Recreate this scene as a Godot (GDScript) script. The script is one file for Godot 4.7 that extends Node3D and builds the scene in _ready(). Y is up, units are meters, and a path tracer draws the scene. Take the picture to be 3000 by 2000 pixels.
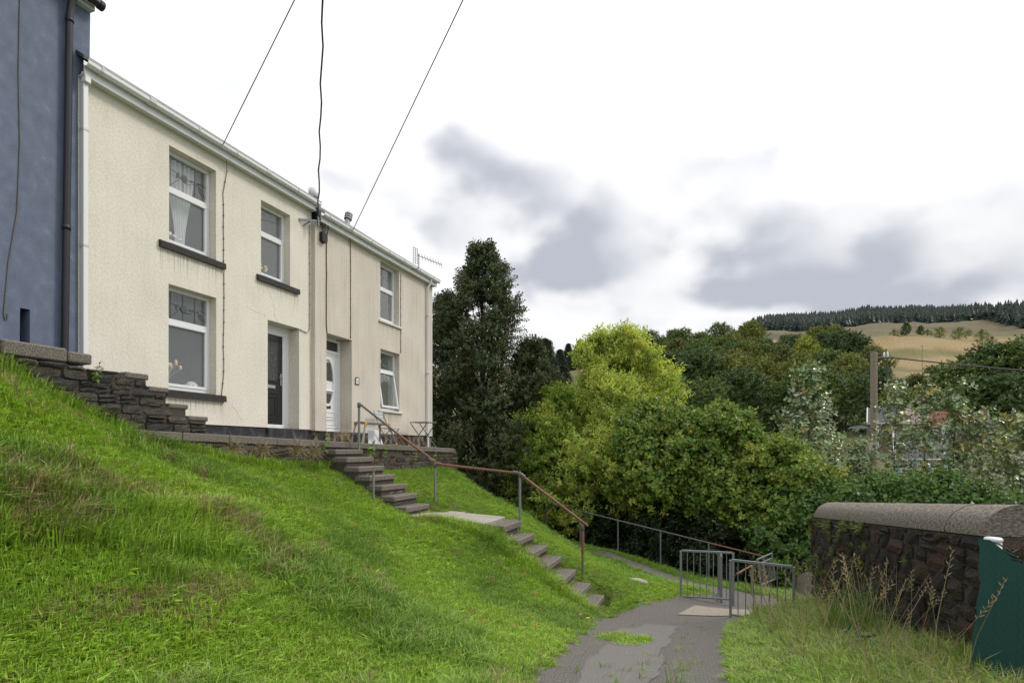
extends Node3D

var M := {}
var rng := RandomNumberGenerator.new()
var taken := {}
var noise := FastNoiseLite.new()

# X: across the street from the house fronts (plus is towards the street), S: along the row of houses, Y: height above the eye
func V(x: float, y: float, s: float) -> Vector3:
	return Vector3(x, y, -s)

# ---------------------------------------------------------------- mesh helpers
class B:
	var st := SurfaceTool.new()
	var col := Color.WHITE
	var any := false
	func _init() -> void:
		st.begin(Mesh.PRIMITIVE_TRIANGLES)
		st.set_smooth_group(-1)
	func smooth(on: bool) -> void:
		st.set_smooth_group(1 if on else -1)
	func v(p: Vector3, uv := Vector2.ZERO) -> void:
		st.set_color(col)
		st.set_uv(uv)
		st.add_vertex(p)
	func tri(a: Vector3, b: Vector3, c: Vector3) -> void:
		v(a); v(b); v(c)
	func quad(a: Vector3, b: Vector3, c: Vector3, d: Vector3) -> void:
		v(a); v(b); v(c); v(a); v(c); v(d)
	func quad_uv(a: Vector3, b: Vector3, c: Vector3, d: Vector3, ua: Vector2, ub: Vector2, uc: Vector2, ud: Vector2) -> void:
		v(a, ua); v(b, ub); v(c, uc); v(a, ua); v(c, uc); v(d, ud)
	# a triangle of a convex body round the middle m, turned outwards
	func out3(a: Vector3, b: Vector3, c: Vector3, m: Vector3) -> void:
		var n := (b - a).cross(c - a)
		if n.dot((a + b + c) / 3.0 - m) > 0.0:
			tri(a, c, b)
		else:
			tri(a, b, c)
	func out4(a: Vector3, b: Vector3, c: Vector3, d: Vector3, m: Vector3) -> void:
		out3(a, b, c, m)
		out3(a, c, d, m)
	func box(c: Vector3, size: Vector3, bev := 0.0, basis := Basis.IDENTITY) -> void:
		var h := size / 2.0
		if bev <= 0.0:
			var p := []
			for i in 8:
				p.append(c + basis * Vector3(h.x if i & 1 else -h.x, h.y if i & 2 else -h.y, h.z if i & 4 else -h.z))
			for f in [[0, 1, 3, 2], [4, 5, 7, 6], [0, 1, 5, 4], [2, 3, 7, 6], [0, 2, 6, 4], [1, 3, 7, 5]]:
				out4(p[f[0]], p[f[1]], p[f[2]], p[f[3]], c)
			return
		bev = minf(bev, minf(h.x, minf(h.y, h.z)) * 0.9)
		var P := func(sg: Vector3, ax: int) -> Vector3:
			var q := Vector3(h.x - bev, h.y - bev, h.z - bev)
			q[ax] = h[ax]
			return c + basis * (q * sg)
		for ax in 3:
			var b1 := (ax + 1) % 3
			var b2 := (ax + 2) % 3
			for s in [-1.0, 1.0]:
				var q := []
				for k in [[-1.0, -1.0], [1.0, -1.0], [1.0, 1.0], [-1.0, 1.0]]:
					var sg := Vector3.ONE
					sg[ax] = s
					sg[b1] = k[0]
					sg[b2] = k[1]
					q.append(P.call(sg, ax))
				out4(q[0], q[1], q[2], q[3], c)
			for s1 in [-1.0, 1.0]:
				for s2 in [-1.0, 1.0]:
					var e := []
					for s3 in [-1.0, 1.0]:
						var sg := Vector3.ONE
						sg[ax] = s3
						sg[b1] = s1
						sg[b2] = s2
						e.append(P.call(sg, b1))
						e.append(P.call(sg, b2))
					out4(e[0], e[1], e[3], e[2], c)
		for i in 8:
			var sg := Vector3(1 if i & 1 else -1, 1 if i & 2 else -1, 1 if i & 4 else -1)
			out3(P.call(sg, 0), P.call(sg, 1), P.call(sg, 2), c)
	# a box between two corners given as X, Y, S ranges
	func span(x0: float, x1: float, y0: float, y1: float, s0: float, s1: float, bev := 0.0) -> void:
		box(Vector3((x0 + x1) / 2, (y0 + y1) / 2, -(s0 + s1) / 2), Vector3(absf(x1 - x0), absf(y1 - y0), absf(s1 - s0)), bev)
	func bar(a: Vector3, b: Vector3, w: float, h: float, bev := 0.0) -> void:
		var d := (b - a).normalized()
		var side := d.cross(Vector3.UP)
		if side.length() < 0.01:
			side = Vector3.RIGHT
		side = side.normalized()
		var up := side.cross(d)
		box((a + b) / 2, Vector3(w, h, a.distance_to(b)), bev, Basis(side, up, -d))
	func tube(pts: Array, radii: Array, sides := 8, caps := true) -> void:
		smooth(true)
		var rings := []
		var n := pts.size()
		var prev := Vector3.ZERO
		for i in n:
			var d: Vector3 = (pts[mini(i + 1, n - 1)] - pts[maxi(i - 1, 0)]).normalized()
			var side := prev
			if i == 0:
				side = d.cross(Vector3.UP)
				if side.length() < 0.05:
					side = d.cross(Vector3.RIGHT)
			side = (side - d * side.dot(d)).normalized()
			prev = side
			var up := side.cross(d)
			var r: float = radii[mini(i, radii.size() - 1)]
			var ring := []
			for k in sides:
				var a := TAU * k / sides
				ring.append(pts[i] + (side * cos(a) + up * sin(a)) * r)
			rings.append(ring)
		for i in n - 1:
			var mid: Vector3 = (pts[i] + pts[i + 1]) / 2.0
			for k in sides:
				var k2 := (k + 1) % sides
				out4(rings[i][k], rings[i][k2], rings[i + 1][k2], rings[i + 1][k], mid)
		smooth(false)
		if caps:
			for e in [0, n - 1]:
				var inner: Vector3 = pts[1] if e == 0 else pts[n - 2]
				for k in sides:
					out3(pts[e], rings[e][k], rings[e][(k + 1) % sides], inner)
	# profile [[radius, height], ...] turned round the axis at c
	func lathe(c: Vector3, prof: Array, sides := 16, basis := Basis.IDENTITY) -> void:
		smooth(true)
		for i in prof.size() - 1:
			for k in sides:
				var a0 := TAU * k / sides
				var a1 := TAU * (k + 1) / sides
				var p := []
				for q in [[i, a0], [i, a1], [i + 1, a1], [i + 1, a0]]:
					var r: float = prof[q[0]][0]
					p.append(c + basis * Vector3(cos(q[1]) * r, prof[q[0]][1], sin(q[1]) * r))
				# keep the winding steady: bottom to top profile
				tri(p[0], p[1], p[2])
				tri(p[0], p[2], p[3])
		smooth(false)
	# polygon (x, y) pushed out along the third axis of the basis
	func prism(poly: PackedVector2Array, c: Vector3, basis: Basis, depth: float) -> void:
		var idx := Geometry2D.triangulate_polygon(poly)
		var f := func(p: Vector2, z: float) -> Vector3: return c + basis * Vector3(p.x, p.y, z)
		var turn := Geometry2D.is_polygon_clockwise(poly)
		for i in range(0, idx.size(), 3):
			var a := poly[idx[i]]
			var b := poly[idx[i + 1]]
			var d := poly[idx[i + 2]]
			if (b - a).cross(d - a) > 0.0:
				tri(f.call(a, depth), f.call(d, depth), f.call(b, depth))
				tri(f.call(a, 0.0), f.call(b, 0.0), f.call(d, 0.0))
			else:
				tri(f.call(a, depth), f.call(b, depth), f.call(d, depth))
				tri(f.call(a, 0.0), f.call(d, 0.0), f.call(b, 0.0))
		for i in poly.size():
			var a := poly[i]
			var b := poly[(i + 1) % poly.size()]
			if turn:
				quad(f.call(a, 0.0), f.call(b, 0.0), f.call(b, depth), f.call(a, depth))
			else:
				quad(f.call(b, 0.0), f.call(a, 0.0), f.call(a, depth), f.call(b, depth))
	func mesh() -> ArrayMesh:
		st.generate_normals()
		return st.commit()

func numbered(called: String) -> String:
	if not taken.has(called):
		taken[called] = 0
		return called
	taken[called] += 1
	return "%s_%03d" % [called, taken[called]]

func put(called: String, mesh: Mesh, mat: Material, parent: Node = null) -> MeshInstance3D:
	var o := MeshInstance3D.new()
	o.mesh = mesh
	o.material_override = mat
	if parent == null:
		o.name = numbered(called)
		add_child(o)
	else:
		o.name = called
		parent.add_child(o, true)
	return o

func obj(called: String, b: B, mat: Material, parent: Node = null) -> MeshInstance3D:
	return put(called, b.mesh(), mat, parent)

func tag(o: Node, label: String, category: String, group := "", kind := "") -> void:
	if label:
		o.set_meta("label", label)
	if category:
		o.set_meta("category", category)
	if group:
		o.set_meta("group", group)
	if kind:
		o.set_meta("kind", kind)

func thing(called: String, label: String, category: String, group := "", at := Vector3.ZERO, turn := 0.0) -> Node3D:
	var o := Node3D.new()
	o.name = numbered(called)
	add_child(o)
	o.position = at
	o.rotation.y = turn
	tag(o, label, category, group)
	return o

func copy_of(src: Node3D, called: String) -> Node3D:
	var c: Node3D = src.duplicate()
	c.name = numbered(called)
	add_child(c)
	return c

func many(called: String, mesh: Mesh, mat: Material, xf: Array, cols: Array, parent: Node = null) -> MultiMeshInstance3D:
	var mm := MultiMesh.new()
	mm.transform_format = MultiMesh.TRANSFORM_3D
	mm.use_colors = true
	mm.mesh = mesh
	mm.instance_count = xf.size()
	for i in xf.size():
		mm.set_instance_transform(i, xf[i])
		mm.set_instance_color(i, cols[i])
	var o := MultiMeshInstance3D.new()
	o.multimesh = mm
	o.material_override = mat
	o.set_meta("kind", "stuff")
	if parent == null:
		o.name = numbered(called)
		add_child(o)
	else:
		o.name = called
		parent.add_child(o, true)
	return o

# ---------------------------------------------------------------- materials
func noise_tex(freq: float, ramp: Array, size := 512, octaves := 4, seed_ := 1, kind := FastNoiseLite.TYPE_SIMPLEX_SMOOTH) -> NoiseTexture2D:
	var n := FastNoiseLite.new()
	n.seed = seed_
	n.noise_type = kind
	n.frequency = freq
	n.fractal_octaves = octaves
	var t := NoiseTexture2D.new()
	t.width = size
	t.height = size
	t.seamless = true
	t.noise = n
	if ramp:
		var g := Gradient.new()
		var offs := PackedFloat32Array()
		var cols := PackedColorArray()
		for r in ramp:
			offs.append(r[0])
			cols.append(r[1])
		g.offsets = offs
		g.colors = cols
		t.color_ramp = g
	return t

func K(r: int, g: int, b: int) -> Color:
	return Color8(r, g, b)

func C(hex: String) -> Color:
	return Color.html(hex)

func mat(called: String, color: Color, rough := 0.8, metal := 0.0, spec := 0.5) -> StandardMaterial3D:
	var m := StandardMaterial3D.new()
	m.resource_name = called
	m.albedo_color = color
	m.roughness = rough
	m.metallic = metal
	m.metallic_specular = spec
	M[called] = m
	return m

# a surface of noisy colour in world space, with fine relief
func surf(called: String, ramp: Array, freq: float, scale: Vector3, rough: float, relief := 0.0, relief_freq := 0.06, seed_ := 1, octaves := 5) -> StandardMaterial3D:
	var m := mat(called, Color.WHITE, rough)
	m.albedo_texture = noise_tex(freq, ramp, 512, octaves, seed_)
	m.uv1_triplanar = true
	m.uv1_world_triplanar = true
	m.uv1_scale = scale
	m.uv1_triplanar_sharpness = 4.0
	if relief > 0.0:
		m.heightmap_enabled = true
		m.heightmap_texture = noise_tex(relief_freq, [], 512, 5, seed_ + 7)
		m.heightmap_scale = relief
	return m

func leafy(called: String, rough := 0.55, back := 0.5) -> StandardMaterial3D:
	var m := mat(called, Color.WHITE, rough)
	m.vertex_color_use_as_albedo = true
	m.backlight_enabled = true
	m.backlight = Color(back, back, back * 0.6)
	m.cull_mode = BaseMaterial3D.CULL_DISABLED
	return m

func materials() -> void:
	surf("ground", [[0.0, C("3a3320")], [0.4, C("4c5426")], [0.7, C("5a6a2c")], [1.0, C("6b7a34")]], 0.02, Vector3(0.7, 0.7, 0.7), 0.95, 2.0, 0.05, 3)
	surf("asphalt", [[0.0, K(84, 80, 76)], [0.45, K(103, 99, 95)], [0.6, K(118, 112, 108)], [0.72, K(142, 136, 131)], [1.0, K(163, 157, 150)]], 0.05, Vector3(1.7, 1.7, 1.7), 0.9, 1.2, 0.12, 11)
	surf("asphalt_pale", [[0.0, K(100, 97, 94)], [0.5, K(122, 118, 115)], [0.75, K(136, 131, 128)], [1.0, K(160, 155, 149)]], 0.06, Vector3(1.9, 1.9, 1.9), 0.9, 0.8, 0.14, 12)
	surf("concrete", [[0.0, K(126, 117, 104)], [0.5, K(146, 136, 124)], [1.0, K(165, 155, 143)]], 0.02, Vector3(1.3, 1.3, 1.3), 0.9, 0.4, 0.1, 13)
	surf("landing", [[0.0, C("807a72")], [0.45, C("a19b92")], [0.7, C("b3ada2")], [1.0, C("c2bcb0")]], 0.03, Vector3(1.5, 1.5, 1.5), 0.9, 0.5, 0.1, 14)
	surf("step_stone", [[0.0, K(55, 51, 48)], [0.35, K(95, 88, 82)], [0.55, K(138, 131, 122)], [0.75, K(175, 166, 155)], [1.0, K(203, 193, 180)]], 0.035, Vector3(2.6, 2.6, 2.6), 0.92, 1.2, 0.12, 15)
	surf("coping", [[0.0, K(61, 57, 54)], [0.4, K(102, 96, 90)], [0.6, K(132, 124, 116)], [0.85, K(166, 158, 147)], [1.0, K(200, 192, 180)]], 0.05, Vector3(2.0, 2.0, 2.0), 0.92, 1.0, 0.13, 16)
	surf("coping_round", [[0.0, K(77, 71, 66)], [0.3, K(114, 106, 98)], [0.55, K(142, 133, 123)], [0.8, K(170, 159, 148)], [1.0, K(194, 183, 170)]], 0.03, Vector3(1.4, 2.6, 1.4), 0.95, 1.6, 0.12, 17)
	for k in 4:
		var tones: Array = [[K(37, 34, 33), K(69, 66, 62), K(104, 96, 87), K(146, 134, 123)], [K(44, 42, 39), K(81, 76, 72), K(114, 106, 98), K(165, 154, 142)], [K(50, 43, 38), K(92, 80, 69), K(128, 110, 92), K(169, 147, 124)], [K(31, 30, 31), K(56, 55, 56), K(86, 84, 85), K(124, 120, 117)]][k]
		surf("stone%d" % k, [[0.0, tones[0]], [0.4, tones[1]], [0.65, tones[2]], [1.0, tones[3]]], 0.03, Vector3(3.1, 3.1, 3.1), 0.9, 2.0, 0.07, 30 + k)
	for k in 4:
		var tones: Array = [[K(23, 20, 21), K(46, 41, 42), K(79, 70, 68), K(130, 119, 112)], [K(29, 25, 24), K(54, 47, 45), K(90, 78, 71), K(148, 132, 119)], [K(18, 17, 18), K(37, 34, 35), K(62, 56, 56), K(109, 100, 97)], [K(35, 26, 23), K(70, 52, 45), K(109, 80, 65), K(156, 124, 96)]][k]
		surf("rubble%d" % k, [[0.0, tones[0]], [0.42, tones[1]], [0.62, tones[2]], [1.0, tones[3]]], 0.035, Vector3(3.7, 3.7, 3.7), 0.9, 3.0, 0.06, 40 + k)
	surf("mortar", [[0.0, K(43, 38, 36)], [0.5, K(84, 76, 70)], [0.8, K(134, 119, 108)], [1.0, K(196, 180, 163)]], 0.05, Vector3(2.7, 2.7, 2.7), 0.95, 1.5, 0.1, 20)
	surf("lime", [[0.0, C("b9b5ae")], [0.5, C("d6d3cd")], [1.0, C("ece9e4")]], 0.05, Vector3(3, 3, 3), 0.9, 1.0, 0.1, 21)
	surf("blue", [[0.0, C("5c667a")], [0.35, C("626c81")], [0.7, C("687287")], [0.9, C("6e788d")], [1.0, C("838b9a")]], 0.012, Vector3(0.8, 0.6, 0.8), 0.85, 0.5, 0.16, 22, 6)
	surf("plinth", [[0.0, C("1b1c20")], [0.5, C("2a2c32")], [0.72, C("3a3c41")], [0.9, C("4a4845")], [1.0, C("8c8478")]], 0.008, Vector3(0.9, 0.9, 0.9), 0.8, 0.5, 0.1, 23)
	surf("plinth_worn", [[0.0, C("1e1d1f")], [0.42, C("34322f")], [0.55, C("6b5b49")], [0.8, C("8a765c")], [1.0, C("a18e74")]], 0.008, Vector3(0.8, 0.8, 0.8), 0.9, 0.8, 0.1, 24)
	surf("sill_dark", [[0.0, C("1d1c1d")], [0.6, C("302e2e")], [0.76, C("4a453f")], [0.86, C("8a765c")], [1.0, C("a08a6c")]], 0.03, Vector3(3, 3, 3), 0.75, 0.6, 0.1, 25)
	surf("galv", [[0.0, C("6d7276")], [0.5, C("858a8e")], [1.0, C("9ca1a5")]], 0.03, Vector3(4, 4, 4), 0.5, 0.0, 0.1, 26)
	M.galv.metallic = 0.5
	surf("rusty", [[0.0, C("5a3226")], [0.45, C("7c4836")], [0.62, C("94604c")], [0.72, C("7d7a78")], [1.0, C("9c9c9c")]], 0.02, Vector3(5, 5, 5), 0.65, 0.3, 0.1, 27)
	surf("rail_old", [[0.0, C("48433f")], [0.5, C("6d6762")], [0.75, C("85807b")], [1.0, C("8a5a46")]], 0.02, Vector3(5, 5, 5), 0.6, 0.3, 0.1, 28)
	surf("pole_wood", [[0.0, C("5d554a")], [0.4, C("857b6d")], [0.7, C("a09686")], [1.0, C("b3a994")]], 0.03, Vector3(4, 0.5, 4), 0.9, 1.5, 0.08, 29)
	surf("bark", [[0.0, C("1f1a16")], [0.5, C("3b332b")], [1.0, C("5d5246")]], 0.03, Vector3(3, 1.0, 3), 0.95, 2.0, 0.08, 50)
	surf("slate", [[0.0, C("3a3b40")], [0.5, C("4a4b50")], [1.0, C("5d5e62")]], 0.03, Vector3(2, 2, 2), 0.7, 0.3, 0.1, 51)
	surf("net", [[0.0, K(23, 63, 60)], [0.5, K(35, 86, 81)], [1.0, K(55, 110, 104)]], 0.05, Vector3(1.2, 14, 1.2), 0.8, 0.5, 0.2, 52)
	surf("hill_grass", [[0.0, C("a9a9a0")], [0.4, C("d0d0c8")], [0.7, C("ecebe4")], [1.0, C("ffffff")]], 0.02, Vector3(0.05, 0.05, 0.05), 0.95, 0.0, 0.1, 53, 6)
	M.hill_grass.vertex_color_use_as_albedo = true
	mat("white", C("dfe0e2"), 0.35)
	mat("white_dull", C("cfcfcb"), 0.5)
	mat("pvc_beige", C("b3a696"), 0.5)
	mat("black_gloss", C("1c1c1f"), 0.3)
	mat("black", C("161618"), 0.6)
	mat("pipe_black", C("20232a"), 0.45)
	mat("lead", C("4a5054"), 0.5)
	mat("room", C("5f5b56"), 0.9)
	mat("cable", C("3a3836"), 0.6)
	mat("cable_pale", C("a39e95"), 0.6)
	mat("cable_wall", C("6b655c"), 0.7)
	mat("steel", C("b9bcbe"), 0.3, 0.9)
	mat("alu", C("8f9192"), 0.45, 0.6)
	mat("yellow", C("c98f2a"), 0.55)
	mat("chair_blue", C("b4bcc0"), 0.5)
	mat("chair_frame", C("5e6668"), 0.5, 0.3)
	mat("board", C("d5d6da"), 0.5)
	mat("gold", C("c9ad62"), 0.4)
	mat("net_curtain", C("d8dadb"), 0.9)
	M.net_curtain.backlight_enabled = true
	M.net_curtain.backlight = Color(0.6, 0.6, 0.6)
	mat("porcelain", C("dcdedd"), 0.25)
	mat("tulip", C("d9bc8c"), 0.6)
	mat("leaf_dull", C("6d8a6c"), 0.7)
	mat("pink", C("b98085"), 0.6)
	mat("bottle_green", C("1f5a4e"), 0.2)
	var g := mat("glass", Color(0.9, 0.95, 0.95, 0.06), 0.02)
	g.transparency = BaseMaterial3D.TRANSPARENCY_ALPHA
	g.metallic_specular = 0.5
	var fg := mat("frosted", C("3d4042"), 0.25)
	fg.heightmap_enabled = true
	fg.heightmap_texture = noise_tex(0.09, [], 256, 3, 61)
	fg.heightmap_scale = 0.6
	fg.uv1_triplanar = true
	fg.uv1_world_triplanar = true
	fg.uv1_scale = Vector3(5, 5, 5)
	leafy("leaf", 0.5, 0.6)
	leafy("leaf_gloss", 0.32, 0.3)
	M.leaf_gloss.metallic_specular = 0.65
	leafy("leaf_lime", 0.5, 0.85)
	leafy("grass", 0.6, 0.65)
	var p := mat("tinted", Color.WHITE, 0.8)
	p.vertex_color_use_as_albedo = true
	mat("orange", C("d8491a"), 0.7)
	mat("yellow_flower", C("e8b81c"), 0.7)
	M.orange.backlight_enabled = true
	M.orange.backlight = Color(0.4, 0.4, 0.4)

# ---------------------------------------------------------------- light and air
func camera_and_sky() -> void:
	var cam := Camera3D.new()
	cam.name = "camera"
	cam.projection = Camera3D.PROJECTION_FRUSTUM
	cam.near = 0.1
	cam.far = 6000.0
	cam.size = 0.1 * 2000.0 / 1700.0
	cam.frustum_offset = Vector2(0, 0.1 * 319.0 / 1700.0)
	cam.rotation.y = atan(620.0 / 1700.0)
	add_child(cam)
	cam.current = true
	var sun := DirectionalLight3D.new()
	sun.name = "sun"
	sun.light_energy = 0.5
	sun.light_angular_distance = 14.0
	sun.light_color = Color(1.0, 0.97, 0.92)
	sun.shadow_enabled = true
	add_child(sun)
	sun.look_at_from_position(V(0.62, 0.72, 0.42), Vector3.ZERO)
	var env := Environment.new()
	env.background_mode = Environment.BG_SKY
	env.tonemap_mode = Environment.TONE_MAPPER_LINEAR
	env.tonemap_exposure = 1.14
	env.sdfgi_enabled = true
	env.ssao_enabled = true
	env.ssil_enabled = true
	env.fog_enabled = false
	env.fog_density = 0.00022
	env.fog_light_color = Color(0.72, 0.79, 0.9)
	var sky := Sky.new()
	var pm := PanoramaSkyMaterial.new()
	pm.panorama = ImageTexture.create_from_image(sky_image())
	sky.sky_material = pm
	env.sky = sky
	var we := WorldEnvironment.new()
	we.name = "air"
	we.environment = env
	add_child(we)

func sky_image() -> Image:
	var w := 1536
	var h := 768
	var im := Image.create_empty(w, h, false, Image.FORMAT_RGBF)
	var big := FastNoiseLite.new()
	big.seed = 4
	big.frequency = 1.1
	big.fractal_octaves = 5
	var fine := FastNoiseLite.new()
	fine.seed = 9
	fine.frequency = 3.2
	fine.fractal_octaves = 5
	# heavier banks of cloud: direction (X, Y, S), half sizes in radians (across, up), how dark
	var banks := []
	for b in [[1050, 340, 90, 60, 0.6], [1170, 420, 130, 90, 0.9], [1330, 540, 120, 110, 1.0], [1260, 640, 190, 60, 1.0], [1020, 540, 150, 60, 0.55], [870, 420, 140, 70, 0.45], [1740, 590, 190, 75, 0.95], [1690, 660, 140, 40, 0.6], [1890, 650, 120, 45, 0.7], [2030, 590, 80, 60, 0.75], [2250, 600, 240, 120, 0.6], [2180, 230, 160, 60, 0.3], [2310, 380, 170, 100, 0.4], [560, 200, 130, 60, 0.3], [400, 330, 130, 60, 0.3], [640, 330, 120, 60, 0.28], [1540, 360, 130, 50, 0.12], [2100, 690, 330, 40, 0.55], [1500, 690, 230, 30, 0.3], [1680, 480, 120, 60, 0.2], [1980, 480, 170, 60, 0.15]]:
		var t: float = (b[0] * 1.2755 - 1500.0) / 1700.0
		var u: float = (1319.0 - b[1] * 1.2755) / 1700.0
		var az := atan(t) - atan(620.0 / 1700.0)
		var el := atan(u / sqrt(1.0 + t * t))
		banks.append([az, el, b[2] * 1.2755 / 1700.0 * cos(atan(t)), b[3] * 1.2755 / 1700.0 * cos(el), b[4]])
	# the same kind of cloud all round the rest of the sky
	var r := RandomNumberGenerator.new()
	r.seed = 17
	for i in 70:
		var az := r.randf_range(-PI, PI)
		var el := pow(r.randf(), 1.6) * 1.3 + 0.05
		if absf(wrapf(az + 0.35, -PI, PI)) > 0.85 or el > 0.75:
			banks.append([az, el, r.randf_range(0.06, 0.2) / maxf(0.3, cos(el)), r.randf_range(0.03, 0.09), r.randf_range(0.25, 0.8)])
	for y in h:
		var el := PI * (0.5 - (y + 0.5) / h)
		var close := banks.filter(func(k): return absf(el - k[1]) < 2.8 * k[3])
		for x in w:
			if el < -0.03:
				im.set_pixel(x, y, Color(0.3, 0.31, 0.3))
				continue
			var az := wrapf(TAU * (x + 0.5) / w, -PI, PI)
			var d := Vector3(sin(az) * cos(el), sin(el), -cos(az) * cos(el))
			# clouds lie on a sheet: they grow flatter towards the horizon
			var q := Vector2(d.x, d.z) / (absf(d.y) + 0.35)
			var n := big.get_noise_3d(q.x * 1.2, q.y * 1.2, 0.3)
			var f := fine.get_noise_3d(q.x * 1.2, q.y * 1.2, 1.7)
			var g := fine.get_noise_3d(q.x * 1.2, q.y * 1.2, 6.1)
			var dark := smoothstep(0.05, 0.55, n + f * 0.25) * 0.22
			for b in close:
				var dx: float = wrapf(az - b[0], -PI, PI) / b[2] + f * 0.7
				var dy: float = (el - b[1]) / b[3] + g * 0.7
				var r2: float = dx * dx + dy * dy
				if r2 < 4.0:
					dark += 0.85 * b[4] * exp(-r2 * 1.3)
			dark = smoothstep(0.08, 1.0, dark + f * 0.42 + g * 0.2) * 0.92
			var white := lerpf(0.84, 1.3, smoothstep(0.0, 1.2, el)) + (f + g) * 0.10
			var c := Color(white, white * 1.005, white * 1.02).lerp(Color(0.41, 0.44, 0.51), dark)
			im.set_pixel(x, y, c)
	return im

# ---------------------------------------------------------------- the ground
const GX0 := -14.0
const GS0 := -6.0
const GSTEP := 0.2
const GNX := 141
const GNS := 211
var gh := PackedFloat32Array()

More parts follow.
